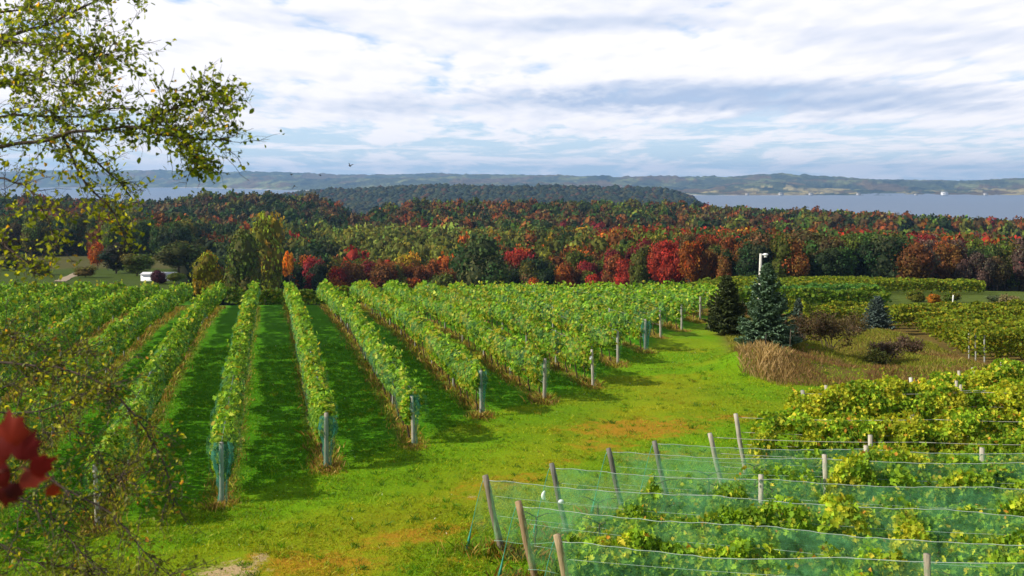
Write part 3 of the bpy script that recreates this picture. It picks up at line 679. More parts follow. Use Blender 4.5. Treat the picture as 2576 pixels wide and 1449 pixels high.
def vine_row(k):
    p = ROW_P[k + 9]; s0 = ROW_S[k + 9]; s1 = 99.0 - .12 * p
    if k < -3: s0 = max(s0, 27)
    b = p * V + s0 * U
    if k in ROW_LABEL: lab = ROW_LABEL[k]
    elif k < -1: lab = f'green netted vine row at the left, {ORD[-k-2]} left of the one behind the twigs'
    else: lab = f'distant vine row near the dark spruce, {ORD[k-9]} one past the lane bend rows'
    root = thing('vine_row', (b[0], b[1], float(G(b[0], b[1]))), lab, 'vine row', 'vine rows of the left vineyard')
    L = s1 - s0
    # leaves: denser and smaller close by
    dens = lambda d: np.interp(d, [25, 35, 60, 95], [520, 440, 230, 130])
    ss = []
    step = 1.0
    for a in np.arange(s0 - .1, s1, step):
        xy = p * V + a * U; n = int(dens(xy[1]) * step); 
        if abs(CX + F * xy[0] / xy[1] - CX) > 1600: continue
        ss.append(rng.uniform(a, a + step, n))
    s = np.concatenate(ss); n = len(s)
    top = 1.80 + (vn(s * .9, k * 7.0, 3) - .5) * .36 + (vn(s * 2.7, k * 3.0, 4) - .5) * .22
    if k == 1: top = top + .15 * np.exp(-((s - s0) / 3) ** 2)
    bot = (.62 if k < 2 else .72) + (vn(s * .8, k * 5.0, 8) - .5) * .4 + np.where(s < s0 + .5, .25, 0)
    half = (.34 if k < 2 else .29) + (vn(s * 1.1, k * 9.0, 5) - .5) * .2
    th = rng.uniform(0, 2 * np.pi, n); rr = np.where(rng.random(n) < .7, rng.uniform(.82, 1.12, n), rng.uniform(.2, .85, n))
    cx_ = np.sign(np.cos(th)) * np.abs(np.cos(th)) ** .7; cz_ = np.sign(np.sin(th)) * np.abs(np.sin(th)) ** .7
    mid = (top + bot) / 2; hz = (top - bot) / 2
    lat = half * cx_ * rr * np.interp(cz_, [-1, 0, 1], [.75, 1, .8]); zz = mid + hz * cz_ * rr
    # stray shoots
    st = (rng.random(n) < .06) & (vn(s * 3.0, k * 2.0, 66) > .55); zz = np.where(st, top + rng.uniform(0, .34, n), zz)
    holes = fbm(s * 1.3, zz * 1.6 + np.sign(lat) * 5, 50 + k, 3); keep = (holes > .42) | (rng.random(n) < .15)
    s, lat, zz, cx_, cz_ = s[keep], lat[keep], zz[keep], cx_[keep], cz_[keep]; n = len(s)
    x = (p + lat) * V[0] + s * U[0]; y = (p + lat) * V[1] + s * U[1]; z = G(p * V[0] + s * U[0], p * V[1] + s * U[1]) + zz
    nr = np.stack([cx_ * V[0], cx_ * V[1], cz_ * .8 + .35], -1) + rng.normal(size=(n, 3)) * .65
    size = np.interp(y, [25, 40, 95], [.115, .13, .25]) * rng.uniform(.7, 1.3, n)
    tone = .5 + 1.0 * fbm(s * 1.6, zz * 2.2 + k, 77, 3)
    yel = np.where(rng.random(n) < np.clip((fbm(s * .35, k * 3.3, 12) - .38) * (1.2 if 2 < k < 9 else .4), 0, .5), 1, 0)[:, None]
    col = leafcol(n) * tone[:, None]; col = col * (1 - yel) + np.array([.36, .34, .03]) * yel
    mb = MB(); leaves(mb, np.stack([x, y, z], -1), size, nr, col, lobed=-2 < k < 6); mb.build('foliage', M_LEAF, root)
    # net
    sg = np.arange(s0, s1, .6 if k > -3 else 1.2); ph = np.array([-1.0, -.75, -.45, 0, .45, .75, 1.0]) * np.pi * .82
    T = 1.80 + (vn(sg * .9, k * 7.0, 3) - .5) * .36; B = (.70 if k < 3 else .92) + (vn(sg * .5, k * 5.0, 18) - .5) * .45
    H = .40 + (vn(sg * 1.1, k * 9.0, 5) - .5) * .26
    lat_ = (H[:, None] * np.sin(ph)[None] * 1.15 + rng.normal(size=(len(sg), 7)) * .025)
    zz_ = ((T + B) / 2)[:, None] + ((T - B) / 2 + .07)[:, None] * np.cos(ph)[None] + rng.normal(size=(len(sg), 7)) * .02
    xc = p * V[0] + sg * U[0]; yc = p * V[1] + sg * U[1]; gz = G(xc, yc)
    P = np.stack([xc[:, None] + lat_ * V[0], yc[:, None] + lat_ * V[1], gz[:, None] + zz_], -1)
    mb = MB(); grid(mb, P); mb.build('bird_net', M_NET_T, root, smooth=True)
    # net gathered round the near end post and let down to the ground
    if -2 < k < 10:
        mb = MB(); g0 = float(G(b[0], b[1])); m = 26
        a = np.linspace(0, 2 * np.pi, m); hs = np.linspace(1.68, .02, 14)
        wdt = np.interp(hs, [0, .35, .9, 1.3, 1.7], [.10, .08, .13, .20, .16]) * (1.3 if k in (0, 1, 7) else .8)
        fold = 1 + .28 * np.sin(a * 7 + k)[None] + .2 * rng.normal(size=(14, m)) * .6
        fold[:, -1] = fold[:, 0]
        Q = np.stack([b[0] + wdt[:, None] * np.cos(a)[None] * fold + .05, b[1] - .05 + wdt[:, None] * np.sin(a)[None] * fold * .8, g0 + hs[:, None] + 0 * a[None]], -1)
        keep_cols = slice(0, m)
        grid(mb, Q[:, keep_cols]); mb.build('gathered_net', M_NET_D if k in (0, 1, 2, 3, 7) else M_NET_T, root, smooth=True)
    # far end of the net let down past the crest
    # end post, line posts, trunks, wires
    g0 = float(G(b[0], b[1])); i = k % 3
    child(EP_L[i], lambda: END_POSTS[i].build('end_post', M_WOOD, smooth=True), root, (b[0], b[1] - .02, g0), rng.uniform(-.3, .3), (1, 1, 1.04))
    for a in np.arange(s0 + 6, min(s1, s0 + 50), 6.0):
        xy = p * V + a * U; child(LP_L, lambda: LINE_POST.build('post', M_WOOD, smooth=True), root, (xy[0], xy[1], float(G(*xy))), 0, (1, 1, 1.02))
    if k >= -2:
        for a in np.arange(s0 + .8, min(s1, s0 + (42 if k > 0 else 20)), 1.5):
            xy = p * V + (a + rng.uniform(-.15, .15)) * U; j = int(rng.integers(3))
            child(TR_L[j], lambda: vine_trunk_mb(40 + j).build('vine_trunk', M_BARK, smooth=True), root, (xy[0], xy[1], float(G(*xy))), AL + rng.uniform(-.3, .3), (1, 1, .85))
    mb = MB()
    for hz_ in (.75, 1.3, 1.72):
        q = np.stack([p * V[0] + sg * U[0], p * V[1] + sg * U[1], gz + hz_], -1); tube(mb, q, .008, 3, (.35, .36, .36))
    mb.build('wire', M_WIRE, root)
for k in ROW_K: vine_row(int(k))
# white tag on the fifth middle row's post
b = ROW_P[14] * V + ROW_S[14] * U; mb = MB(); zt = float(G(*b)) + 1.28
v, f = ICO2; mb.add(v * [.07, .05, .09] * (1 + rng.uniform(-.2, .2, (len(v), 1))) + [b[0] - .09, b[1] - .12, zt], f, (.8, .8, .8))
tag(mb.build('plastic_tag', M_PAINT, origin=(b[0] - .09, b[1] - .1, zt)), 'small white tag tied to the grey end post of a vine row', 'tag')

# ------------------------------------------------------------------ grass blades, weeds under the rows
def blades(name, x, y, h, wdt, col, lean=.5):
    n = len(x); z = G(x, y) + np.where((y > 15) & (y < 70), (fbm(x * 1.3, y * 1.3, 9, 3) - .5) * .10, 0) - .01
    a = rng.uniform(0, 2 * np.pi, n); l = rng.normal(size=(n, 2)) * lean * h[:, None]
    dx, dy = np.cos(a) * wdt / 2, np.sin(a) * wdt / 2
    P = np.stack([np.stack([x - dx, y - dy, z], -1), np.stack([x + dx, y + dy, z], -1),
                  np.stack([x + dx * .7 + l[:, 0] * .4, y + dy * .7 + l[:, 1] * .4, z + h * .6], -1), np.stack([x + l[:, 0], y + l[:, 1], z + h], -1)], 1)
    mb = MB(); mb.add(P.reshape(-1, 3), (np.arange(n)[:, None] * 4 + np.arange(4)[None]), np.repeat(col, 4, 0)); return tag(mb.build(name, M_BLADE), kind='stuff')
# lawn
n = 330000; y = 21.5 + 36 * rng.random(n) ** 1.5; x = rng.uniform(-.52, .52, n) * y
p = x * V[0] + y * V[1]; s = x * U[0] + y * U[1]; inrow = s > np.interp(p, ROW_P, ROW_S)
dense = fbm(x * .9, y * .9, 71, 4) + .25 * (fbm(x * 4, y * 4, 72, 2) - .5)
bare = (np.exp(-((x + 6.5) / 1.0) ** 2 - ((y - 23.9) / 1.0) ** 2) > .35)
lane = np.exp(-((x - np.interp(y, [20, 25, 32, 38, 45], [-6, -4.2, .2, 4.2, 7.5])) / 2.1) ** 2) * (y < 48)
keep = (~bare | (rng.random(n) < .1)) & ((dense > .42) | (rng.random(n) < .35)) & (rng.random(n) > lane * .55)
x, y, inrow, dense, lane = x[keep], y[keep], inrow[keep], dense[keep], lane[keep]; n = len(x)
gc = np.array([[.15, .28, .004], [.21, .34, .005], [.10, .22, .003], [.32, .36, .008]])[rng.integers(0, 4, n)]
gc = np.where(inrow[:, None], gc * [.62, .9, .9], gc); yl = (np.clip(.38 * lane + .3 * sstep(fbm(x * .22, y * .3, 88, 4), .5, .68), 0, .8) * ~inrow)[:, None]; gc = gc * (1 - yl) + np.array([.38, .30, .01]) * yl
gc = gc * (.45 + 1.1 * fbm(x * 1.1, y * 1.6, 73, 4))[:, None]; gc[rng.random(n) < .0012] = (.8, .8, .75)
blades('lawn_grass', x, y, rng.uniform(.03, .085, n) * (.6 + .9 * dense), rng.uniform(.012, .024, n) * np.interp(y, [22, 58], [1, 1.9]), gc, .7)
n = 2600; ty = 22 + 34 * rng.random(n) ** 1.4; tx = rng.uniform(-.5, .5, n) * ty; q = rng.integers(0, n, 42000)
x = tx[q] + rng.normal(size=42000) * .07; y = ty[q] + rng.normal(size=42000) * .07; hh_ = rng.uniform(.5, 1.6, n)[q]
tc_ = (np.array([[.10, .25, .004], [.16, .31, .006], [.24, .33, .012], [.34, .30, .02], [.08, .20, .008]])[rng.choice(5, n, p=[.3, .28, .2, .07, .15])] * rng.uniform(.6, 1.15, (n, 1)))[q]
blades('grass_tufts', x, y, rng.uniform(.05, .11, 42000) * hh_, rng.uniform(.012, .024, 42000), tc_, .6)
# weeds and dry stalks under the rows
xs, ys, hs, cs_ = [], [], [], []
for k in ROW_K:
    p = ROW_P[k + 9]; s0 = ROW_S[k + 9]
    s = s0 - .3 + (93 - s0) * rng.random(5200) ** 1.25; q = p + rng.normal(size=5200) * .24
    s = np.where(rng.random(5200) < .09, s0 + rng.normal(size=5200) * .35, s)
    xs.append(q * V[0] + s * U[0]); ys.append(q * V[1] + s * U[1]); cl = fbm(s * .8, p + 0 * s, 91, 3)
    hs.append(rng.uniform(.07, .38, 5200) * np.clip(cl * 2 - .35, .25, 1.4)); m = rng.random(5200)[:, None]
    c_ = np.array([[.36, .20, .05], [.42, .28, .09], [.24, .12, .04], [.18, .24, .02], [.36, .34, .04]])[rng.choice(5, 5200, p=[.22, .2, .1, .28, .2])]
    cs_.append(c_ * (.6 + .8 * m))
x = np.concatenate(xs); y = np.concatenate(ys)
blades('weeds', x, y, np.concatenate(hs), rng.uniform(.015, .035, len(x)) * np.interp(y, [25, 90], [1, 2.4]), np.concatenate(cs_), .45)
# dry tall grass on the bank by the spruces
n = 260000; y = rng.uniform(43.5, 95, n); x = rng.uniform(9.6, 40, n)
ed = np.interp(y, [43, 47, 58, 66, 80, 93], [12.5, 10.4, 12.2, 13.3, 16.5, 19.5]); re_ = np.interp(y, [43, 50, 56, 90], [20, 23, 26, 33])
k_ = (x > ed) & (x < re_) & (y > 44.5 + .25 * np.abs(x - 13)) & (fbm(x * .7, y * .5, 14, 3) > .30)
x, y = x[k_], y[k_]; n = len(x); tall = np.exp(-((x - 11.6) / 1.3) ** 2 - ((y - 48) / 2.6) ** 2)
c_ = np.array([[.36, .25, .09], [.29, .18, .06], [.20, .11, .045], [.15, .19, .014], [.28, .27, .03]])
tz = fbm(x * .20 + y * .10, y * .10, 15, 3) + rng.normal(size=n) * .03; i_ = np.where(tz > .50, rng.choice([2, 1, 2, 2], n), np.where(tz < .42, rng.choice([3, 4, 3, 4], n), rng.choice([0, 1, 4, 3], n)))
cc = c_[i_]; cc = cc * (1 - tall[:, None]) + np.array([.43, .30, .13]) * tall[:, None]
blades('dry_grass', x, y, rng.uniform(.08, .26, n) * (1 + 1.7 * tall), rng.uniform(.012, .026, n) * np.interp(y, [44, 90], [1, 1.5]), cc * rng.uniform(.6, 1.3, (n, 1)), .3)

# ------------------------------------------------------------------ near-right vineyard: end post tops in the measuring frame
# (x, y of the post top, slope of the row in plan, length, style)
NEAR = [
 (1400, 1345, -.235, 14.5, 'net', [(1.3, 2.3, .5), (3.2, 6.0, .55), (4.4, 5.4, 1.1), (6.2, 8.6, .9), (7.6, 9.6, 1.2), (9.6, 13, 1.0)], 1.0),
 (1303, 1261, -.235, 15, 'net', [(.5, 1.6, .6), (.9, 5.3, 2.0), (5.3, 9, .7), (6.6, 7.8, 1.1), (9, 15, 1.1)], 1.06),
 (1220, 1196, -.215, 17, 'net', [(1.8, 6.5, .85), (5.4, 7.2, 1.2), (7.2, 8.4, 1.6), (8.8, 9.7, 1.6), (9.7, 17, .8), (11.2, 13.4, 1.6)], 1.1),
 (1387, 1166, -.165, 17, 'net', [(1.7, 2.4, 1.3), (2.4, 3.4, .4), (3.4, 4.6, 1.5), (4.6, 9, .7), (9, 16.5, .9), (9.8, 11, 1.3)], 1.05),
 (1530, 1128, -.105, 17, 'net', [(1.4, 2.1, .9), (2.8, 5, .5), (5.2, 6.5, 1.5), (6.5, 8.6, .7), (8.0, 11.0, 1.0), (11, 17, 1.2)], 1.1),
 (1645, 1110, -.085, 17, 'net', [(3.0, 5.0, .5), (4.8, 7.0, 1.6), (7.0, 11.8, 1.3), (11.8, 16.5, 1.2)], 1.1),
 (1785, 1090, -.06, 16, 'open', [(3.2, 8, .8), (6, 16, 1.5)], 1.1),
 (1850, 1041, -.05, 17, 'open', [(.2, 16.5, 2.2)], 1.22),
 (2018, 982, -.02, 17, 'open', [(-.8, 15, 2.2)], 1.2),
 (2150, 975, .02, 14, 'open', [(-1.0, 14, 2.2)], 1.2),
 (2290, 950, .03, 13, 'open', [(.3, 13, 2.2)], 1.2),
 (2447, 925, .04, 11, 'open', [(.5, 11, 2.2)], 1.22)]
NLAB = [
 'nearest netted vine row in the bottom right corner, stout leaning post at its left end',
 'near netted vine row with a thick leafy mound behind its leaning brown post',
 'near netted vine row whose leaning post is furthest left, net flap tied down beside it',
 'netted vine row with white plastic scraps by its dark leaning end post',
 'netted vine row starting at the dark post right of the white scraps',
 'netted vine row starting at the short dark post under the lane dry patch',
 'vine row starting at the slim pale leaning post left of the tall bent post',
 'leafy unnetted vine row starting at the tallest leaning pale post, bare wires at its end',
 'yellow green vine row starting at the grey post just beyond the tallest leaning post',
 'yellow green vine row behind two short grey posts, near the dry grass bank',
 'yellow leafed vine row with a white post showing above it beside the brown bank',
 'furthest leafy vine row of the near block at the right edge']
NC = np.array([[.13, .23, .012], [.20, .31, .016], [.08, .16, .012], [.34, .37, .025], [.50, .42, .04], [.46, .22, .03]])
NEARP = []
def rope(mb, a, b, r, col, sag=.06, n=14, wob=.0):
    t_ = np.linspace(0, 1, n)[:, None]; q = np.array(a)[None] * (1 - t_) + np.array(b)[None] * t_
    q[:, 2] -= sag * 4 * (t_ * (1 - t_))[:, 0]; q[:, 2] += wob * (rng.random(n) - .5); tube(mb, q, r, 4, col)
def near_row(i):
    px_, py_, sl_, L, style, clumps, hf = NEAR[i]
    H0 = 1.8; d = (9 - H0) * F / (py_ - HY); topx = at_px(px_, d)
    D = norm(np.array([1, sl_])); N = np.array([-D[1], D[0]])
    lean = .42 if i < 7 else .30
    base = np.array([topx, d]) + D * lean
    g0 = float(G(*base)); root = thing('vine_row', (base[0], base[1], g0), NLAB[i], 'vine row', 'vine rows of the near right vineyard')
    brown = [(.34, .25, .15), (.30, .20, .12), (.20, .17, .13), (.16, .15, .13), (.15, .14, .12), (.17, .16, .14), (.36, .32, .26), (.40, .36, .30), (.28, .27, .24), (.30, .28, .25), (.5, .48, .43), (.4, .38, .34)][i]
    mb = MB(); zt = -(py_ - HY) / F * d; rad = .078 if i < 3 else .068
    zz = np.linspace(-.15, zt - g0, 8); fr = zz / (zt - g0)
    pts = np.stack([base[0] - D[0] * lean * fr + .01 * np.sin(zz * 5), base[1] - D[1] * lean * fr, g0 + zz], -1)
    cv = np.repeat(np.array(brown)[None] * np.linspace(.8, 1.05, 8)[:, None], 12, 0)
    tube(mb, pts, [rad] * 7 + [rad * .93], 12, (1, 1, 1)); mb.c[0] = cv.astype(np.float32)
    mb.build('end_post', M_WOOD, root)
    top = pts[-1]
    def at(s, h=0., off=0.):
        q = base + D * s + N * off; return np.array([q[0], q[1], float(G(q[0], q[1])) + h])
    # line posts
    lp = {0: [6.6, 13], 1: [10.6], 2: [], 3: [4.7, 11], 4: [5.2, 10.5], 5: [5.2, 8.2, 14], 6: [4.0, 11], 7: [5.0, 11], 8: [.5, 5, 9], 9: [.4, 3.2, 6.5], 10: [1.5, 4, 7], 11: [.8, 3, 6]}[i]
    for s_ in lp:
        mb = MB(); q = at(s_); hh = 1.84 if i < 8 else 1.95; r_ = .062 if i < 8 else .05
        tube(mb, [q - [0, 0, .1], q + [.01, 0, hh * .5], q + [.02 * rng.normal(), 0, hh]], r_, 10, (.40, .36, .29) if i > 2 else (.28, .24, .18)); mb.build('post', M_WOOD, root)
    # wires
    hts = (1.3, .8) if style == 'net' else (1.68, 1.2, .8)
    for j, h in enumerate(hts):
        mb = MB(); a = top * (h / 1.8) + (pts[1]) * (1 - h / 1.8); col = (.42, .50, .44) if style == 'net' else (.5, .48, .42)
        n_ = max(2, int(L / 5))
        P0 = a
        for q in range(n_):
            P1 = at(L * (q + 1) / n_, h - (.03 if style == 'net' else .0)); rope(mb, P0, P1, (.004 if style == 'net' else .007), col, .05); P0 = P1
        mb.build('wire', M_WIRE, root)
    # foliage
    mb = MB()
    for (a, b_, dn) in clumps:
        n = int((b_ - a) * (1000 if dn < 1.05 else 760) * dn); s = rng.uniform(a, b_, n)
        taper = np.minimum(1, np.minimum(s - a, b_ - s) / .5 + .35)
        big = 1.7 * hf if dn > 1 else 1.55
        tp = (big * (.88 + (fbm(s * .9, i * 5.0, 31) - .5) * .55)) * taper ** .4; tp = np.minimum(tp, 2.25)
        if style == 'net' and dn < 1: tp = tp * (.78 + .45 * vn(s * 1.3, i * 1.0, 33))
        hh = .25 + (tp - .25) * rng.random(n) ** .75; wd = (.34 + .22 * vn(s * 1.5, hh * 2 + i, 36)) * (1.35 if dn > 1.5 else 1.0)
        off = (.16 * (fbm(s * 1.5, hh * 1.5 + i, 39, 2) - .5)) + np.where(rng.random(n) < .6, np.sign(rng.normal(size=n)) * rng.uniform(.75, 1.1, n), rng.uniform(-.8, .8, n)) * wd * np.sqrt(np.clip(1.05 - ((hh - tp * .55) / (tp * .6)) ** 2, .1, 1))
        kp = fbm(s * 1.7, hh * 2.2 + np.sign(off) * 3, 60 + i, 3) > (.36 if dn > 1 else .43); s, hh, off, tp_ = s[kp], hh[kp], off[kp], tp[kp]; n = len(s)
        x = base[0] + D[0] * s + N[0] * off; y = base[1] + D[1] * s + N[1] * off; z = G(x, y) + hh
        nr = np.stack([N[0] * np.sign(off) * .8, N[1] * np.sign(off) * .8, .5 + 0 * off], -1) + rng.normal(size=(n, 3)) * .6
        yel = .07 if i < 7 else .20
        w_ = np.array([.34, .32, .2, yel, yel * .35, yel * .08]); c_ = leafcol(n, w_, NC) * 1.22
        yn = np.clip((fbm(s * 1.1, hh * 1.6 + i * 2, 83, 3) - (.56 if i < 7 else .47)) * 7, 0, 1)[:, None] * rng.random((n, 1)); c_ = c_ * (1 - yn) + np.array([.54, .50, .03]) * yn
        c_ = c_ * (.55 + .9 * fbm(s * 2.4, hh * 2.6 + i, 81, 2))[:, None]
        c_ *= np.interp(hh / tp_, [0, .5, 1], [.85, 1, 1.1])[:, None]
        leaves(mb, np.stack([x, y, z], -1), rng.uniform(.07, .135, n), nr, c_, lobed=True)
        # shoots that stand out, in small sprays
        ns = int((b_ - a) * 2.2 * min(dn, 1.5))
        for q in range(ns):
            s_ = rng.uniform(a, b_); h0 = float(np.interp(s_, np.sort(s), tp_[np.argsort(s)])) if n else 1.4; m = int(rng.integers(7, 14)); tt = np.linspace(0, 1, m)
            dr = rng.normal(size=3) * [.35, .25, .25] + [.1, 0, .25]; c0 = at(s_, h0 * .9, rng.uniform(-.3, .3))
            pp_ = c0[None] + tt[:, None] * dr[None] * rng.uniform(.7, 1.5) - np.array([0, 0, .35])[None] * (tt ** 2)[:, None] * rng.uniform(0, 1)
            leaves(mb, pp_ + rng.normal(size=(m, 3)) * .03, rng.uniform(.05, .11, m), rng.normal(size=(m, 3)) + [0, -.4, .8], leafcol(m, np.array([.2, .35, .05, .35, .2, .1]), NC))
    mb.build('foliage', M_LEAF, root)
    if style == 'net':
        # two net walls hung from the top wire, in folds
        for side in (-1, 1):
            sg = np.arange(-.35, L, .22); hs = np.array([1.74, 1.5, 1.2, .9, .6, .32])
            off = side * (.04 + .22 * (1 - (hs / 1.74) ** 2))[None] + .05 * (fbm(sg[:, None] * 2.2, hs[None] * .8 + i * 3 + side, 44, 3) - .5) * 2 + .03 * np.sin(sg[:, None] * 9)
            sag = .07 * np.abs(np.sin(sg * np.pi / 5))[:, None]
            lift = (fbm(sg * .6, i * 2.0 + side, 47) - .3)[:, None] * .5 * (1 - hs / 1.74)[None]
            x = base[0] + D[0] * sg[:, None] + N[0] * off; y = base[1] + D[1] * sg[:, None] + N[1] * off
            x[0] = x[0] * 0 + base[0] - D[0] * lean * hs / 1.8 ; y[0] = base[1] - D[1] * lean * hs / 1.8
            z = G(x, y) + hs[None] - sag + lift
            mb = MB(); grid(mb, np.stack([x, y, z], -1)); mb.build('bird_net', M_NET, root, smooth=True)
            if side > 0: continue
            mb = MB(); q = np.stack([x[:, 0], y[:, 0], z[:, 0] + .01], -1); tube(mb, q, .0075, 4, (.40, .48, .42))
            q = np.stack([x[:, -1], y[:, -1], z[:, -1]], -1); tube(mb, q, .006, 4, (.25, .42, .32)); mb.build('net_edge_rope', M_WIRE, root)
        # end flap tied down to a short stake
        st = base - D * .85; gs = float(G(*st)); mb = MB(); m = 9; a = np.linspace(0, 1, m)
        hs = np.linspace(1, 0, m)
        left = np.stack([top[0] + (st[0] - top[0]) * a ** .8, top[1] + (st[1] - top[1]) * a, top[2] + (gs + .12 - top[2]) * a], -1)
        right = np.stack([pts[0][0] + (top[0] - pts[0][0]) * hs, pts[0][1] + (top[1] - pts[0][1]) * hs, g0 + .15 + (top[2] - g0 - .15) * hs], -1)
        w2 = np.linspace(0, 1, 5)[None, :, None]; P = left[:, None] * (1 - w2) + right[:, None] * w2; P[..., 1] += .05 * np.sin(w2[..., 0] * 9 + a[:, None] * 4)
        grid(mb, P); mb.build('net_flap', M_NET_T, root, smooth=True)
        mb = MB(); tube(mb, left, [.008] * 6 + [.015, .03, .045], 5, (.06, .33, .24)); tube(mb, [left[-1], [st[0] - .03, st[1], gs - .1]], [.04, .02], 5, (.03, .12, .09)); mb.build('net_edge_rope', M_WIRE, root)
    # trunks
    for s_ in np.arange(.9 if style == 'net' else .8, L, 1.6):
        j = int(rng.integers(3)); q = at(s_ + rng.uniform(-.2, .2)); child(TR_L[j], lambda: vine_trunk_mb(40 + j).build('vine_trunk', M_BARK, smooth=True), root, q, math.atan2(D[1], D[0]) - math.pi / 2, (1, 1, .9))
    NEARP.append((base, D, top))
for i in range(len(NEAR)): near_row(i)
# second post of the bent pair, white plastic scraps, loose rail, weeds at the foot
def rag(loc, size, label):
    v, f = ICO2; m = MB(); q = v * (1 + .35 * (fbm(v[:, 0] * 2 + loc[0] * 9, v[:, 1] * 2 + v[:, 2], 5, 2)[:, None] - .5)) ; q = q * size
    q[:, 0] += .35 * (q[:, 2] ** 2) / max(size[2], .01); m.add(q + loc, f, (.82, .84, .86)); tag(m.build('plastic_scrap', M_PAINT, smooth=True, origin=loc), label, 'plastic scrap')
rag(wpos(1366, 1247, 25.0), (.05, .04, .13), 'long white plastic scrap hanging left of the dark leaning post')
rag(wpos(1411, 1262, 25.2), (.075, .05, .06), 'round white plastic scrap caught on the dark leaning post')
a_ = wpos(2110, 950, 47); b_ = wpos(2185, 985, 44.5); mb = MB(); tube(mb, [a_, (a_ + b_) / 2 + [0, 0, -.05], b_], .035, 7, (.52, .46, .38)); tube(mb, [b_ + [0, 0, .1], [b_[0] + .1, b_[1], float(G(b_[0], b_[1])) - .1]], .05, 8, (.22, .17, .12))
tag(mb.build('fence_rail', M_WOOD, origin=tuple(b_)), 'broken pale rail leaning on a stump above the dry grass bank', 'rail')
n = 9000; i_ = rng.integers(0, 7, n); bs = np.array([q[0] for q in NEARP[:7]])[i_]; ds = np.array([q[1] for q in NEARP[:7]])[i_]
t_ = rng.normal(size=n) * .55 + np.where(rng.random(n) < .6, rng.uniform(0, 14, n), 0); q = bs + ds * t_[:, None] + rng.normal(size=(n, 2)) * .28
blades('row_weeds', q[:, 0], q[:, 1], rng.uniform(.06, .35, n), rng.uniform(.012, .03, n), np.array([[.30, .14, .03], [.20, .22, .02], [.12, .20, .01], [.36, .26, .05]])[rng.integers(0, 4, n)] * rng.uniform(.6, 1.3, (n, 1)), .5)

# ------------------------------------------------------------------ middle-right block and far block of vines
FLC = np.array([[.15, .21, .012], [.21, .25, .014], [.10, .15, .010], [.31, .29, .018], [.33, .23, .02]])
def field_row(y0, x0, x1, label, group, dens, size, h, tint=(1, 1, 1), sl_=0.04, net=False, posts=0, curve=0.):
    b = (x0, y0); root = thing('vine_row', (x0, y0, float(G(x0, y0))), label, 'vine row', group)
    n = int((x1 - x0) * dens); x = rng.uniform(x0, x1, n); off = rng.uniform(-.42, .42, n); hh = .3 + (h - .3) * rng.random(n) ** .5
    hh *= .8 + .4 * vn(x * .8, y0, 3)
    y = y0 + (x - x0) * sl_ + curve * (x - x0) ** 2 + off; z = G(x, y) + hh
    mb = MB(); nr = np.stack([0 * x, np.sign(off) * .5, .7 + 0 * x], -1) + rng.normal(size=(n, 3)) * .5
    leaves(mb, np.stack([x, y, z], -1), size * rng.uniform(.7, 1.3, n), nr, leafcol(n, np.array([.3, .3, .2, .15, .05]), FLC) * np.array(tint) * (.65 + .7 * fbm(x * .9, y * .4, 19, 3))[:, None]); mb.build('foliage', M_LEAF, root)
    if net:
        xx = np.arange(x0, x1, 1.5); yy = y0 + (xx - x0) * sl_ + curve * (xx - x0) ** 2; zz = G(xx, yy); hs = np.array([.4, 1.0, 1.6, 1.7])
        P = np.stack([xx[:, None] + 0 * hs, yy[:, None] + np.array([-.45, -.5, -.3, .2])[None], zz[:, None] + hs[None] * (1 + .1 * (vn(xx, y0, 8) - .5))[:, None]], -1)
        mb = MB(); grid(mb, P); mb.build('bird_net', M_NET_T, root, smooth=True)
    for q in range(posts):
        xq = x0 + .3 + q * 5.5
        if xq > x1: break
        yq = y0 + (xq - x0) * sl_; child(LP_L, None, root, (xq, yq - .3, float(G(xq, yq))), 0, (1.0, 1.0, .96))
MG = 'vine rows of the middle right block'
i = 0
for y0 in np.arange(55.5, 98, 2.4):
    x0 = np.interp(y0, [52, 56, 70, 84, 88, 91, 98], [24.5, 25, 29, 33, 31, 27, 25]); x1 = .53 * y0 + 5
    lab = 'nearest vine row of the middle right block, weathered posts showing' if i == 0 else f'yellow green vine row beyond the brown bank, {ORDN[i]} nearest in the middle right block'
    field_row(y0, x0, x1, lab, MG, np.interp(y0, [50, 112], [220, 120]), np.interp(y0, [50, 112], [.16, .24]), 1.75, posts=4 if i < 3 else 0); i += 1
FG = 'vine rows of the far right block'
for j, y0 in enumerate(np.arange(109, 186, 3.3)):
    x1 = min(np.interp(y0, [109, 126, 142, 148, 165, 186], [40, 45, 50, 68, 76, 70]), .53 * y0); x0 = np.interp(y0, [109, 126, 186], [20, 17, 16])
    netted = 3 <= j < 8
    field_row(y0, x0, x1, (f'pale blue green netted vine row across the far right field, {ORDN[j - 3]} nearest netted one' if netted else (f'dark green vine row in front of the netted far right rows, {ORDN[j]} nearest' if j < 3 else f'yellow green vine row below the forest edge, {ORDN[j - 8]} beyond the netted far rows')), FG, 75, .33, 1.8, (.50, .95, 2.6) if netted else ((.6, .8, .9) if j < 3 else (.9, .95, .9)), .02, netted)
# vines below the crest in the gap between the middle rows
for j, y0 in enumerate((108, 114, 121)):
    field_row(y0, -31, 8 + 3 * j, f'low dark vine row {("just", "further", "furthest")[j]} below the crest crossing behind the middle rows', 'cross rows below the crest', 60, .33, 1.75, (.5, .62, .8), .03)

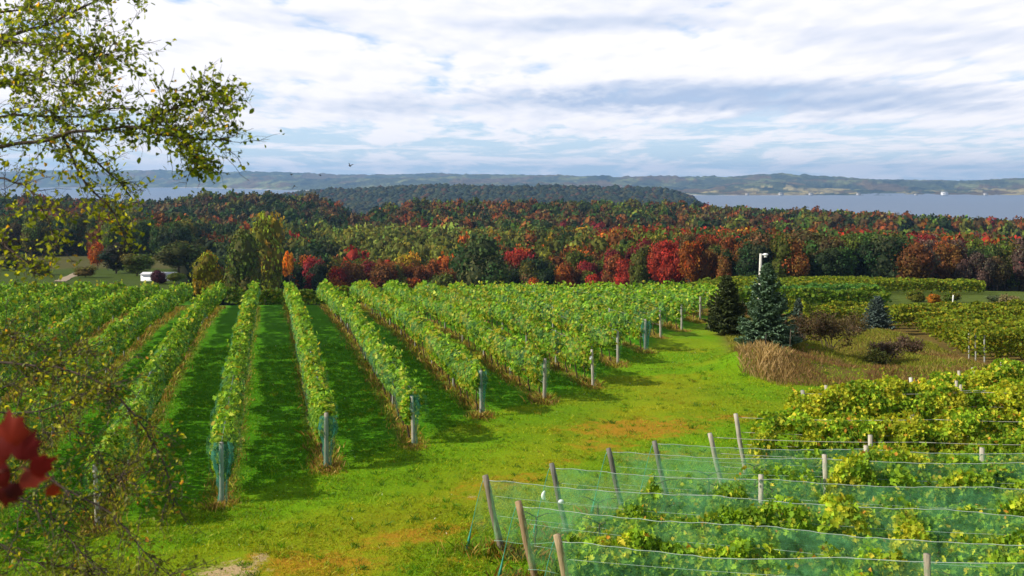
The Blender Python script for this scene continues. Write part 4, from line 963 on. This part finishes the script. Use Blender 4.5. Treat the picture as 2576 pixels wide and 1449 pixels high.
# ------------------------------------------------------------------ spruces
def spruce(pp, ybase, ytop, wpx, d, cA, cB, label, nb=150, seed=1):
    g_ = np.random.default_rng(seed); x0 = at_px(pp, d); z0 = float(G(x0, d)); H = (-(ytop - HY) / F * d) - z0; RAD = wpx / F * d / 2
    root = thing('spruce_tree', (x0, d, z0), label, 'spruce')
    mb = MB(); tube(mb, [(x0, d, z0 - .1), (x0, d, z0 + H * .5), (x0, d, z0 + H * .98)], [H * .025, H * .014, H * .003], 8, (.09, .065, .045)); mb.build('trunk', M_BARK, root)
    mb = MB(); bm = MB(); Cn = []; Sz = []; Tn = []; Nn = []; Cc = []
    for i in range(nb):
        f = (i + .5) / nb; h = H * (.05 + .93 * f ** 1.15); a = i * 2.39996 + g_.normal() * .45
        L = RAD * (1 - h / H) ** .82 * (g_.uniform(.5, 1.2) if g_.random() < .35 else g_.uniform(.8, 1.12)) + .05; dr = np.array([math.cos(a), math.sin(a), 0])
        up = np.interp(f, [0, .6, 1], [-.10, .15, .8]); m = max(5, int(L * 16))
        t_ = np.linspace(.12, 1, m)[:, None]; P = np.array([x0, d, z0 + h]) + dr * L * t_ + np.array([0, 0, 1]) * (L * up * t_ + L * .22 * t_ ** 2)
        tube(bm, P[::2] if len(P[::2]) > 1 else P, .012, 3, (.09, .065, .045), False)
        sd_ = np.array([-dr[1], dr[0], 0])
        for s_ in (-1, 1):
            wl = (L * .42 * (1 - t_ * .75)) * g_.uniform(.6, 1.1, (m, 1))
            for q in (0.12, .5, .9):
                c = P + (sd_ * s_ + dr * .6) * wl * q + g_.normal(size=(m, 3)) * .02 - np.array([0, 0, .03]) * q
                Cn.append(c); Tn.append(np.tile(sd_ * s_ + dr * .8, (m, 1)) + g_.normal(size=(m, 3)) * .25); Nn.append(np.tile([0, 0, 1.], (m, 1)) + g_.normal(size=(m, 3)) * .45)
                k_ = g_.random((m, 1)) * .5 + .5 * (q * t_); Cc.append((np.array(cA) * (1 - k_) + np.array(cB) * k_) * g_.uniform(.7, 1.3, (m, 1))); Sz.append(np.full(m, .15 + .05 * (1 - f)) * g_.uniform(.8, 1.3, m))
    C_ = np.concatenate(Cn); leaves(mb, C_, np.concatenate(Sz) * (H / 4.4) ** .3, np.concatenate(Nn), np.concatenate(Cc), .42, np.concatenate(Tn))
    bm.build('limbs', M_BARK, root); mb.build('crown', M_NEEDLE, root)
spruce(1930, 875, 664, 150, 54.0, (.06, .11, .045), (.15, .24, .15), 'tallest blue green spruce beside the lamp post on the bank', 210, 3)
spruce(1828, 810, 694, 120, 63.0, (.035, .05, .018), (.09, .115, .03), 'darker bushy spruce left of the tallest spruce', 170, 4)
spruce(2207, 850, 746, 92, 84.0, (.05, .08, .06), (.16, .22, .20), 'small conical spruce alone at the edge of the right vine field', 130, 5)
spruce(2008, 800, 752, 56, 66.0, (.06, .09, .06), (.15, .21, .16), 'half hidden small spruce just right of the tallest spruce', 90, 6)

# ------------------------------------------------------------------ lamp post
d = 57.0; x0 = at_px(1906, d); z0 = float(G(x0, d)); tp = wpos(1914, 638, d); root = thing('lamp_post', (x0, d, z0), 'pale lamp post leaning slightly, rising from behind the tallest spruce', 'lamp post')
mb = MB(); tube(mb, [(x0, d, z0 - .1), (x0 * .5 + tp[0] * .5, d, (z0 + tp[2]) / 2), tp], [.10, .085, .07], 10, (.55, .53, .48)); mb.build('pole', M_WOOD, root)
mb = MB(); tube(mb, [tp + [0, 0, -.12], tp + [.10, -.1, -.02], tp + [.2, -.15, -.03]], .025, 6, (.6, .6, .6)); mb.build('bracket', M_METAL, root)
mb = MB(); v, f = ICO2; mb.add(v * [.15, .11, .075] + tp + [.22, -.16, -.04], f, (.85, .85, .82)); mb.build('lamp_head', M_PAINT, root, smooth=True)
mb = MB(); tube(mb, [tp + [.22, -.16, -.1], tp + [.22, -.16, -.2]], [.07, .09], 10, (.5, .5, .5)); mb.build('lamp_shade', M_METAL, root)

# ------------------------------------------------------------------ twiggy shrubs on the bank
def shrub(pp, ybase, ytop, wpx, d, label, leafc, nleaf=1500, bark=(.15, .11, .085), seed=0, ls=.09):
    g_ = np.random.default_rng(seed); x0 = at_px(pp, d); z0 = float(G(x0, d)); H = (ybase - ytop) / F * d; Wd = wpx / F * d / 2
    root = thing('shrub', (x0, d, z0), label, 'shrub'); mb = MB(); tips = []
    def grow(p, dr, L, r, lv):
        q = [p]; 
        for s_ in range(4): dr = norm(dr + g_.normal(size=3) * .16 + [0, 0, .05]); q.append(q[-1] + dr * L / 4)
        tube(mb, q, np.linspace(r, r * .5, 5), 4 if lv else 6, bark, False)
        if lv >= 3: tips.extend(q[1:]); return
        for c in range(4 if lv < 2 else 3):
            j = int(g_.integers(2, 5)); grow(q[j], norm(dr + g_.normal(size=3) * [.75, .75, .4]), L * g_.uniform(.5, .75), r * .5, lv + 1)
    for s_ in range(6):
        a = s_ * 1.05 + g_.random(); grow(np.array([x0 + .1 * math.cos(a), d + .1 * math.sin(a), z0]), norm(np.array([math.cos(a) * Wd / H * .85, math.sin(a) * Wd / H * .8, 1])), H * .42, .03, 0)
    mb.build('stems', M_BARK, root); t_ = np.array(tips); c = t_[g_.integers(0, len(t_), nleaf)] + g_.normal(size=(nleaf, 3)) * .1
    lb = MB(); leaves(lb, c, ls * g_.uniform(.6, 1.3, nleaf), g_.normal(size=(nleaf, 3)) + [0, 0, .4], np.array(leafc)[g_.integers(0, len(leafc), nleaf)] * g_.uniform(.6, 1.3, (nleaf, 1))); lb.build('foliage', M_LEAF, root)
BR = [(.10, .065, .035), (.14, .09, .045), (.07, .065, .02)]
shrub(2085, 918, 795, 125, 56, 'large bare branched brown shrub on the bank right of the tallest spruce', BR, 2600, seed=2)
shrub(2010, 880, 790, 80, 57, 'smaller brown shrub tucked between the tallest spruce and the large bare shrub', BR, 1500, seed=3)
shrub(2232, 935, 862, 130, 56, 'low greyish brown thicket on the bank below the small conical spruce', [(.13, .09, .06), (.10, .075, .045), (.16, .11, .08)], 2200, seed=4)
shrub(2140, 905, 835, 110, 63, 'loose brown brush between the large bare shrub and the small conical spruce', [(.12, .09, .04), (.15, .12, .04)], 1500, seed=8)
shrub(2290, 925, 872, 100, 60, 'sparse mauve brown brush at the right foot of the bank', [(.14, .08, .06), (.12, .09, .05)], 1300, seed=9)
shrub(2205, 925, 880, 70, 54, 'low dark olive shrub in front of the greyish thicket', [(.05, .065, .015), (.08, .085, .02)], 1500, seed=5)
shrub(2535, 760, 722, 40, 116, 'upright straw coloured tuft of stems at the far right field edge', [(.30, .24, .12), (.22, .19, .08)], 500, (.3, .24, .14), 6, .2)
# slim dark stakes by the dry mound; white marker post
for (a, yb, yt, d_, c_, l_, r_) in ((1987, 905, 862, 50, (.10, .08, .06), 'thin dark stake standing in the dry grass right of the tallest spruce', .025), (1925, 925, 895, 49, (.05, .045, .04), 'short black stake in the pale dry grass mound', .03), (2397, 772, 755, 122, (.75, .74, .7), 'tiny white marker post between the bushes of the far field', .09)):
    x0 = at_px(a, d_); z0 = float(G(x0, d_)); mb = MB(); h = (yb - yt) / F * d_ + .25; tube(mb, [(x0, d_, z0 - .1), (x0 + .02, d_, z0 + h * .6), (x0 + .05, d_, z0 + h)], [r_, r_, r_ * .8], 8, c_)
    tag(mb.build('stake', M_WOOD, origin=(x0, d_, z0)), l_, 'stake')

# ------------------------------------------------------------------ white shed and dirt track on the left, far houses
def house(pp, d, wd, dp, hw, hr, cw, cr, label, zb=None, rz=0., win=2, cat='house', name='house'):
    x0 = at_px(pp, d); z0 = float(G(x0, d)) if zb is None else zb; root = thing(name, (x0, d, z0), label, cat)
    mb = MB(); box(mb, (x0, d, z0 + hw / 2 - .3), (wd / 2, dp / 2, hw / 2 + .3), cw); mb.build('wall', M_PAINT, root)
    e = .03 * wd; mb = MB(); v = np.array([[-wd / 2 - e, -dp / 2 - e, hw], [wd / 2 + e, -dp / 2 - e, hw], [wd / 2 + e, dp / 2 + e, hw], [-wd / 2 - e, dp / 2 + e, hw], [-wd / 2 - e, 0, hw + hr], [wd / 2 + e, 0, hw + hr]]) + [x0, d, z0 + .02]
    mb.add(v, [np.array([[0, 1, 5, 4], [2, 3, 4, 5], [0, 3, 2, 1]]), np.array([[0, 4, 3], [1, 2, 5]])], cr); mb.build('roof', M_PAINT, root)
    for q in range(win):
        mb = MB(); xx = x0 + wd * ((q + .5) / win - .5); box(mb, (xx, d - dp / 2 - .02, z0 + hw * .55), (wd * .05, .03, hw * .16), (.05, .06, .08)); mb.build('window', M_METAL, root)
    root.rotation_euler = (0, 0, rz); return root
house(401, 176, 5.3, 3.0, 1.15, .3, (.74, .74, .78), (.50, .50, .54), 'long low white shed behind the left end of the vine crest', win=0, cat='shed', name='shed')
mt, t, o = mat('dirt_track'); g = t.new('ShaderNodeNewGeometry').outputs['Position']; principled(t, o, t.mix(t.noise(g, .8, 5, .6), (.24, .18, .11), (.42, .34, .25)), .95, .05)
tk = np.array([(150, 168), (165, 180), (190, 200), (215, 232), (222, 240)]); xs_ = at_px(tk[:, 0], tk[:, 1]); a = np.linspace(0, 4, 40); X_ = np.interp(a, range(5), xs_); Y_ = np.interp(a, range(5), tk[:, 1])
P = np.stack([np.stack([X_ + o_, Y_, G(X_ + o_, Y_) + .06], -1) for o_ in (-1.0, -.4, .4, 1.0)], 1); mb = MB(); grid(mb, P, flip=True); tag(mb.build('dirt_track', mt), kind='structure')
HL = [(904, 1290, 9, 'white cottage by the water in the dip of the wooded ridge', -58), (2240, 1395, 13, 'long white roofed house among trees on the right hand shore', -52)]
for (pp, d_, s_, l_, zb) in HL: house(pp, d_, s_ * 1.6, s_ * .7, s_ * .22, s_ * .1, (.65, .62, .58), (.6, .58, .55), l_, zb)
FH = [(2376, 'brightest white house on the far right shore'), (2305, 'pale house left of the brightest white house on the far shore'), (2160, 'far shore house below the rounded orange wood'), (1880, 'far shore house nearest the headland tip'),
      (2040, 'far shore house midway along the right hand bay'), (2480, 'small pale house right of the brightest white house on the far shore'), (1965, 'low cream house on the far shore among gold trees')]
for j, (pp, l_) in enumerate(FH):
    sh_ = np.interp(pp, [1600, 1800, 3100], [4600, 4450, 4400]); s_ = 26 if pp == 2376 else random.uniform(12, 20)
    house(pp, sh_ * .985 + 45, s_, s_ * .6, s_ * .35, s_ * .2, (.85, .85, .85) if pp == 2376 else (.55, .52, .47), (.6, .6, .6) if pp == 2376 else (.30, .28, .27), l_, -78)

# ------------------------------------------------------------------ birds
def bird(pp, py, d, rot, fl, label):
    P0 = wpos(pp, py, d); mb = MB(); v, f = ICO2; mb.add(v * [.045, .11, .04], f, (.03, .03, .035)); mb.add(v * [.03, .035, .03] + [0, .12, .015], f, (.03, .03, .035))
    mb.add([[-.03, -.09, 0], [.03, -.09, 0], [.05, -.2, .01], [-.05, -.2, .01]], np.array([[0, 1, 2, 3]]), (.03, .03, .03))
    root = thing('bird', P0, label, 'bird', 'birds over the distant bay'); o = mb.build('body', M_BARK, smooth=True, origin=(0, 0, 0)); o.parent = root
    for s_ in (-1, 1):
        m = MB(); m.add(np.array([[.03, .06, .02], [.03, -.05, .02], [.16, -.05, .02 + fl * .12], [.16, .07, .02 + fl * .12], [.30, -.07, .02 + fl * .16], [.28, .0, .025 + fl * .17]]) * [s_, 1, 1], np.array([[0, 1, 2, 3], [3, 2, 4, 5]]), (.03, .03, .03)); q = m.build('wing', M_BARK, origin=(0, 0, 0)); q.parent = root
    root.rotation_euler = (.3, .2 * fl, rot); root.scale = (.7, .7, .7)
bird(880, 418, 60, 1.0, 1.3, 'highest dark bird, flying alone above the far hills'); bird(806, 441, 70, 1.7, .2, 'dark bird level with the far hill tops'); bird(741, 468, 62, .5, -1.2, 'lowest dark bird, over the left water'); bird(733, 440, 85, 1.2, .8, 'faint leftmost bird in front of the far hills')

# ------------------------------------------------------------------ foreground tree reaching in from the left
def fore_tree():
    d0 = 7.0; bx, by = -5.6, 7.6; gz = float(G(bx, by))
    root = thing('broadleaf_tree', (bx, by, gz), 'near tree reaching in from the left with small green and yellow leaves', 'tree')
    BK = (.075, .055, .045); mb = MB(); tr = [(bx, by, gz - .2), (bx + .1, by, gz + 1.5), (bx + .05, by - .05, gz + 3), (bx + .2, by, gz + 4.8), (bx + .3, by, gz + 6.8)]
    tube(mb, tr, [.17, .14, .12, .08, .03], 12, BK); mb.build('trunk', M_BARK, root, smooth=True)
    # (points in the measuring frame, distance, distance at the tip, radius, twigs per metre, twig length, leaf size, leaf count per twig, tone)
    BRs = [
     ([(-260, 160), (0, 100), (120, 60), (250, 5), (350, -50)], 7.2, 7.8, .018, 15, .34, .045, 9, 'u'),
     ([(-200, 130), (0, 105), (130, 125), (230, 150), (330, 120)], 6.8, 6.4, .010, 20, .34, .045, 9, 'u'),
     ([(-300, 330), (0, 290), (180, 293), (330, 275)], 7.3, 7.9, .016, 19, .38, .045, 9, 'u'),
     ([(-330, 420), (0, 375), (110, 345), (200, 325), (330, 330), (440, 336), (540, 342), (585, 350)], 6.9, 6.5, .017, 13, .32, .042, 8, 'm'),
     ([(330, 330), (400, 295), (470, 262), (530, 262), (575, 270)], 6.7, 6.2, .012, 28, .30, .042, 9, 'u'),
     ([(150, 345), (200, 420), (235, 490), (290, 560), (340, 640)], 6.8, 6.5, .012, 12, .20, .040, 7, 'y'),
     ([(160, 350), (230, 385), (300, 450), (350, 505)], 6.8, 7.2, .011, 13, .20, .040, 6, 'u'),
     ([(440, 336), (490, 380), (550, 430)], 6.6, 6.3, .008, 26, .20, .040, 8, 'u'),
     ([(-200, 470), (0, 440), (60, 470), (120, 560), (150, 640)], 6.5, 6.1, .012, 12, .24, .042, 7, 'y'),
     ([(-200, 620), (0, 600), (60, 650), (110, 690)], 6.6, 6.2, .009, 13, .22, .038, 6, 'y'),
     ([(-250, 80), (0, 30), (120, 10), (230, -30)], 7.6, 8.0, .012, 18, .34, .045, 9, 'u'),
     ([(-200, 240), (0, 215), (110, 200), (220, 215)], 6.4, 6.0, .010, 20, .32, .042, 9, 'u'),
     # lower, dark, twiggy limbs
     ([(-260, 900), (0, 915), (120, 920), (230, 960), (330, 1020), (400, 1120), (430, 1190), (438, 1300)], 6.3, 5.8, .016, 15, .26, .026, 9, 'd'),
     ([(-260, 1050), (0, 1037), (100, 1030), (200, 1000), (300, 985)], 6.1, 5.8, .012, 17, .28, .026, 9, 'd'),
     ([(60, 1120), (130, 1200), (220, 1270), (330, 1350), (400, 1420), (470, 1470)], 5.9, 5.6, .012, 19, .28, .024, 9, 'd'),
     ([(-260, 1130), (0, 1120), (60, 1120), (150, 1060), (230, 1130), (300, 1250)], 6.3, 6.0, .010, 18, .28, .026, 9, 'd'),
     ([(-200, 1240), (0, 1230), (100, 1290), (200, 1390), (260, 1500)], 6.1, 5.8, .011, 20, .30, .024, 9, 'd'),
     ([(-200, 1000), (0, 980), (80, 940), (170, 890), (260, 870)], 6.5, 6.3, .009, 17, .26, .028, 8, 'd'),
     ([(240, 1250), (300, 1180), (370, 1230), (440, 1260)], 6.0, 5.8, .006, 18, .22, .026, 8, 'd'),
     ([(-200, 1390), (0, 1370), (120, 1430), (240, 1460)], 6.0, 5.8, .010, 20, .28, .024, 9, 'd'),
     ([(-200, 830), (0, 850), (90, 870), (160, 960)], 6.5, 6.3, .008, 18, .26, .026, 8, 'd'),
    ]
    tw = MB(); lf = MB(); jobs = []
    PAL = {'u': np.array([[.10, .13, .012], [.17, .19, .015], [.07, .09, .012], [.38, .34, .03], [.46, .24, .03]]), 'm': None, 'y': np.array([[.10, .12, .012], [.16, .17, .016], [.24, .23, .02], [.07, .09, .012], [.32, .17, .02]]),
           'd': np.array([[.10, .11, .014], [.15, .15, .016], [.065, .075, .012], [.32, .28, .025], [.26, .12, .03]])}
    PAL['m'] = PAL['u']; PW = {'u': [.36, .31, .24, .07, .02], 'm': [.36, .31, .24, .07, .02], 'y': [.32, .30, .26, .08, .04], 'd': [.36, .29, .25, .07, .03]}
    C = []; N = []; Sz = []; Cc = []
    for (pl, da, db, r, tpm, tl, ls, nl, tone) in BRs:
        pl = np.array(pl, float); n = len(pl); dd = np.linspace(da, db, n); P = np.array([wpos(q[0], q[1], e) for q, e in zip(pl, dd)])
        if pl[0][0] < -100:
            h = P[0][2]; j = min(4, max(0, (h - gz) / 1.6)); start = np.array([np.interp(h - .5, [q[2] for q in tr], [q[0] for q in tr]), by, max(h - .5, gz + .6)]); P = np.concatenate([[start], P]); n += 1
        # finer, slightly crooked polyline
        seg = np.linalg.norm(np.diff(P, axis=0), axis=1); acc = np.concatenate([[0], np.cumsum(seg)]); tot = acc[-1]; m = max(8, int(tot / .09)); t_ = np.linspace(0, tot, m)
        Q = np.stack([np.interp(t_, acc, P[:, q]) for q in range(3)], -1); Q += np.stack([fbm(t_ * 3, np.full(m, r * 1000 + q * 9), 3, 2) - .5 for q in range(3)], -1) * .07
        r = r * (.6 if tone == 'd' else .85); mb = MB(); tube(mb, Q, np.linspace(r * (1.9 if pl[0][0] < -100 else 1), r * .3, m), 7, BK); mb.build('branch', M_BARK, root, smooth=True)
        pxq = CX + F * Q[:, 0] / Q[:, 1]; ok = np.where(pxq > -60)[0]
        if len(ok) < 2: continue
        L_ = (ok[-1] - ok[0]) * .09; nt = int(L_ * tpm * (2.6 if tone == 'd' else 3.2)); pal = PAL[tone]; pw = np.array(PW[tone]) / sum(PW[tone])
        for s_ in range(nt):
            f = rng.random() ** .85; i_ = ok[0] + int(f * (len(ok) - 1)); p0 = Q[i_]; dirn = norm(Q[min(i_ + 1, m - 1)] - Q[i_ - 1])
            dr = norm(dirn * .7 + rng.normal(size=3) * [.6, .6, .62] + [0, 0, .22 if tone != 'd' else -.05]); L = tl * rng.uniform(.45, 1.25); mm = 6
            W_ = [p0]
            for q in range(mm): dr = norm(dr + rng.normal(size=3) * .2 + [0, 0, -.03]); W_.append(W_[-1] + dr * L / mm)
            W_ = np.array(W_); tube(tw, W_, np.linspace(.003, .0012, mm + 1), 3, BK, False); pts_ = [W_[1:]]
            for q in range(3):
                j = int(rng.integers(1, mm)); d2 = norm(dr + rng.normal(size=3) * .8); w2 = W_[j] + d2[None] * (L * .45) * np.linspace(0, 1, 4)[:, None] + rng.normal(size=(4, 3)) * .008; tube(tw, w2, [.002, .0015, .0012, .0008], 3, BK, False); pts_.append(w2[1:])
            pts_ = np.concatenate(pts_); k_ = int(nl * rng.uniform(.6, 1.3) * (1.25 if tone == 'd' else 1.5)); c = pts_[rng.integers(0, len(pts_), k_)] + rng.normal(size=(k_, 3)) * .018
            C.append(c); N.append(rng.normal(size=(k_, 3)) + [0, 0, .5]); Sz.append(ls * (1.1 if tone == 'd' else .86) * rng.uniform(.6, 1.25, k_)); Cc.append(pal[rng.choice(5, k_, p=pw)] * rng.uniform(.7, 1.3, (k_, 1)))
    leaves(lf, np.concatenate(C), np.concatenate(Sz), np.concatenate(N), np.concatenate(Cc) * [1.55, 1.6, 1.1], .62); print('fore leaves', sum(map(len, C)))
    tw.build('twigs', M_BARK, root); lf.build('foliage', M_FLEAF, root)
fore_tree()

# ------------------------------------------------------------------ red leaves close to the lens
def sapling():
    d = 1.7; gx, gy = -1.45, 2.2; gz = float(G(gx, gy)); root = thing('maple_sapling', (gx, gy, gz), 'blurred red maple leaves on a thin twig close at the left edge', 'sapling')
    c0 = wpos(-20, 1190, d); mb = MB(); tube(mb, [(gx, gy, gz - .05), (gx + .06, gy, gz + .6), (gx + .12, gy - .05, c0[2] - .25), c0 + [-.12, 0, -.04], c0, wpos(60, 1175, d), wpos(110, 1195, d)], [.012, .010, .008, .006, .004, .003, .002], 7, (.16, .05, .04)); mb.build('stem', M_BARK, root, smooth=True)
    # palmate leaf outline
    lob = []
    for a, l in ((-150, .34), (-118, .42), (-90, .66), (-62, .58), (-38, .82), (-16, .74), (0, 1.12), (16, .74), (38, .82), (62, .58), (90, .66), (118, .42), (150, .34)): lob.append((l * math.sin(R(a)), l * math.cos(R(a))))
    lob = np.array(lob)
    for (pp, py, s_, ang, tilt, c_) in ((28, 1085, .074, -20, .35, (.26, .022, .008)), (62, 1125, .058, 15, .5, (.17, .012, .014)), (98, 1165, .050, 62, .2, (.22, .010, .008)), (70, 1190, .050, 105, .6, (.30, .04, .04)),
                                      (36, 1215, .046, 175, .3, (.085, .010, .018)), (8, 1180, .06, -100, .45, (.15, .010, .010)), (138, 1222, .030, 120, .5, (.30, .03, .01)), (5, 1130, .06, -50, .1, (.18, .012, .008)), (18, 1225, .05, 190, .5, (.12, .012, .014))):
        p = wpos(pp * .9, 1035 + (py - 1020) * .92 + 12, d + random.uniform(-.06, .06)); n = len(lob); s_ = s_ * .60; a = R(ang); cs, sn = math.cos(a), math.sin(a)
        q = lob * s_; x = q[:, 0] * cs + q[:, 1] * sn; z = -q[:, 0] * sn + q[:, 1] * cs; r_ = np.hypot(x, z)
        y = x * tilt * .6 + z * tilt * .4 + 2.2 * r_ ** 2 / s_ * .25
        v = np.concatenate([[p], np.stack([p[0] + x, p[1] + y, p[2] + z], -1)]); f = np.array([[0, i + 1, (i + 1) % n + 1] for i in range(n)])
        m = MB(); cc = np.tile(np.array(c_)[None] * .72, (n + 1, 1)) * rng.uniform(.8, 1.2, (n + 1, 1)); m.add(v, f, cc); m.build('leaf', M_LEAF, root)
sapling()

# ------------------------------------------------------------------ air
hz, t, o = mat('haze'); pvn = t.new('ShaderNodeVolumePrincipled'); pvn.inputs['Color'].default_value = (.34, .60, 1.0, 1); pvn.inputs['Density'].default_value = HAZE; pvn.inputs['Anisotropy'].default_value = .2
t.l.new(pvn.outputs[0], o.inputs['Volume'])
mb = MB(); box(mb, (0, 4200, 5), (11500, 8200, 130)); tag(mb.build('haze', hz), kind='stuff')
for o_ in bpy.data.objects:
    if '_u' in o_: del o_['_u']
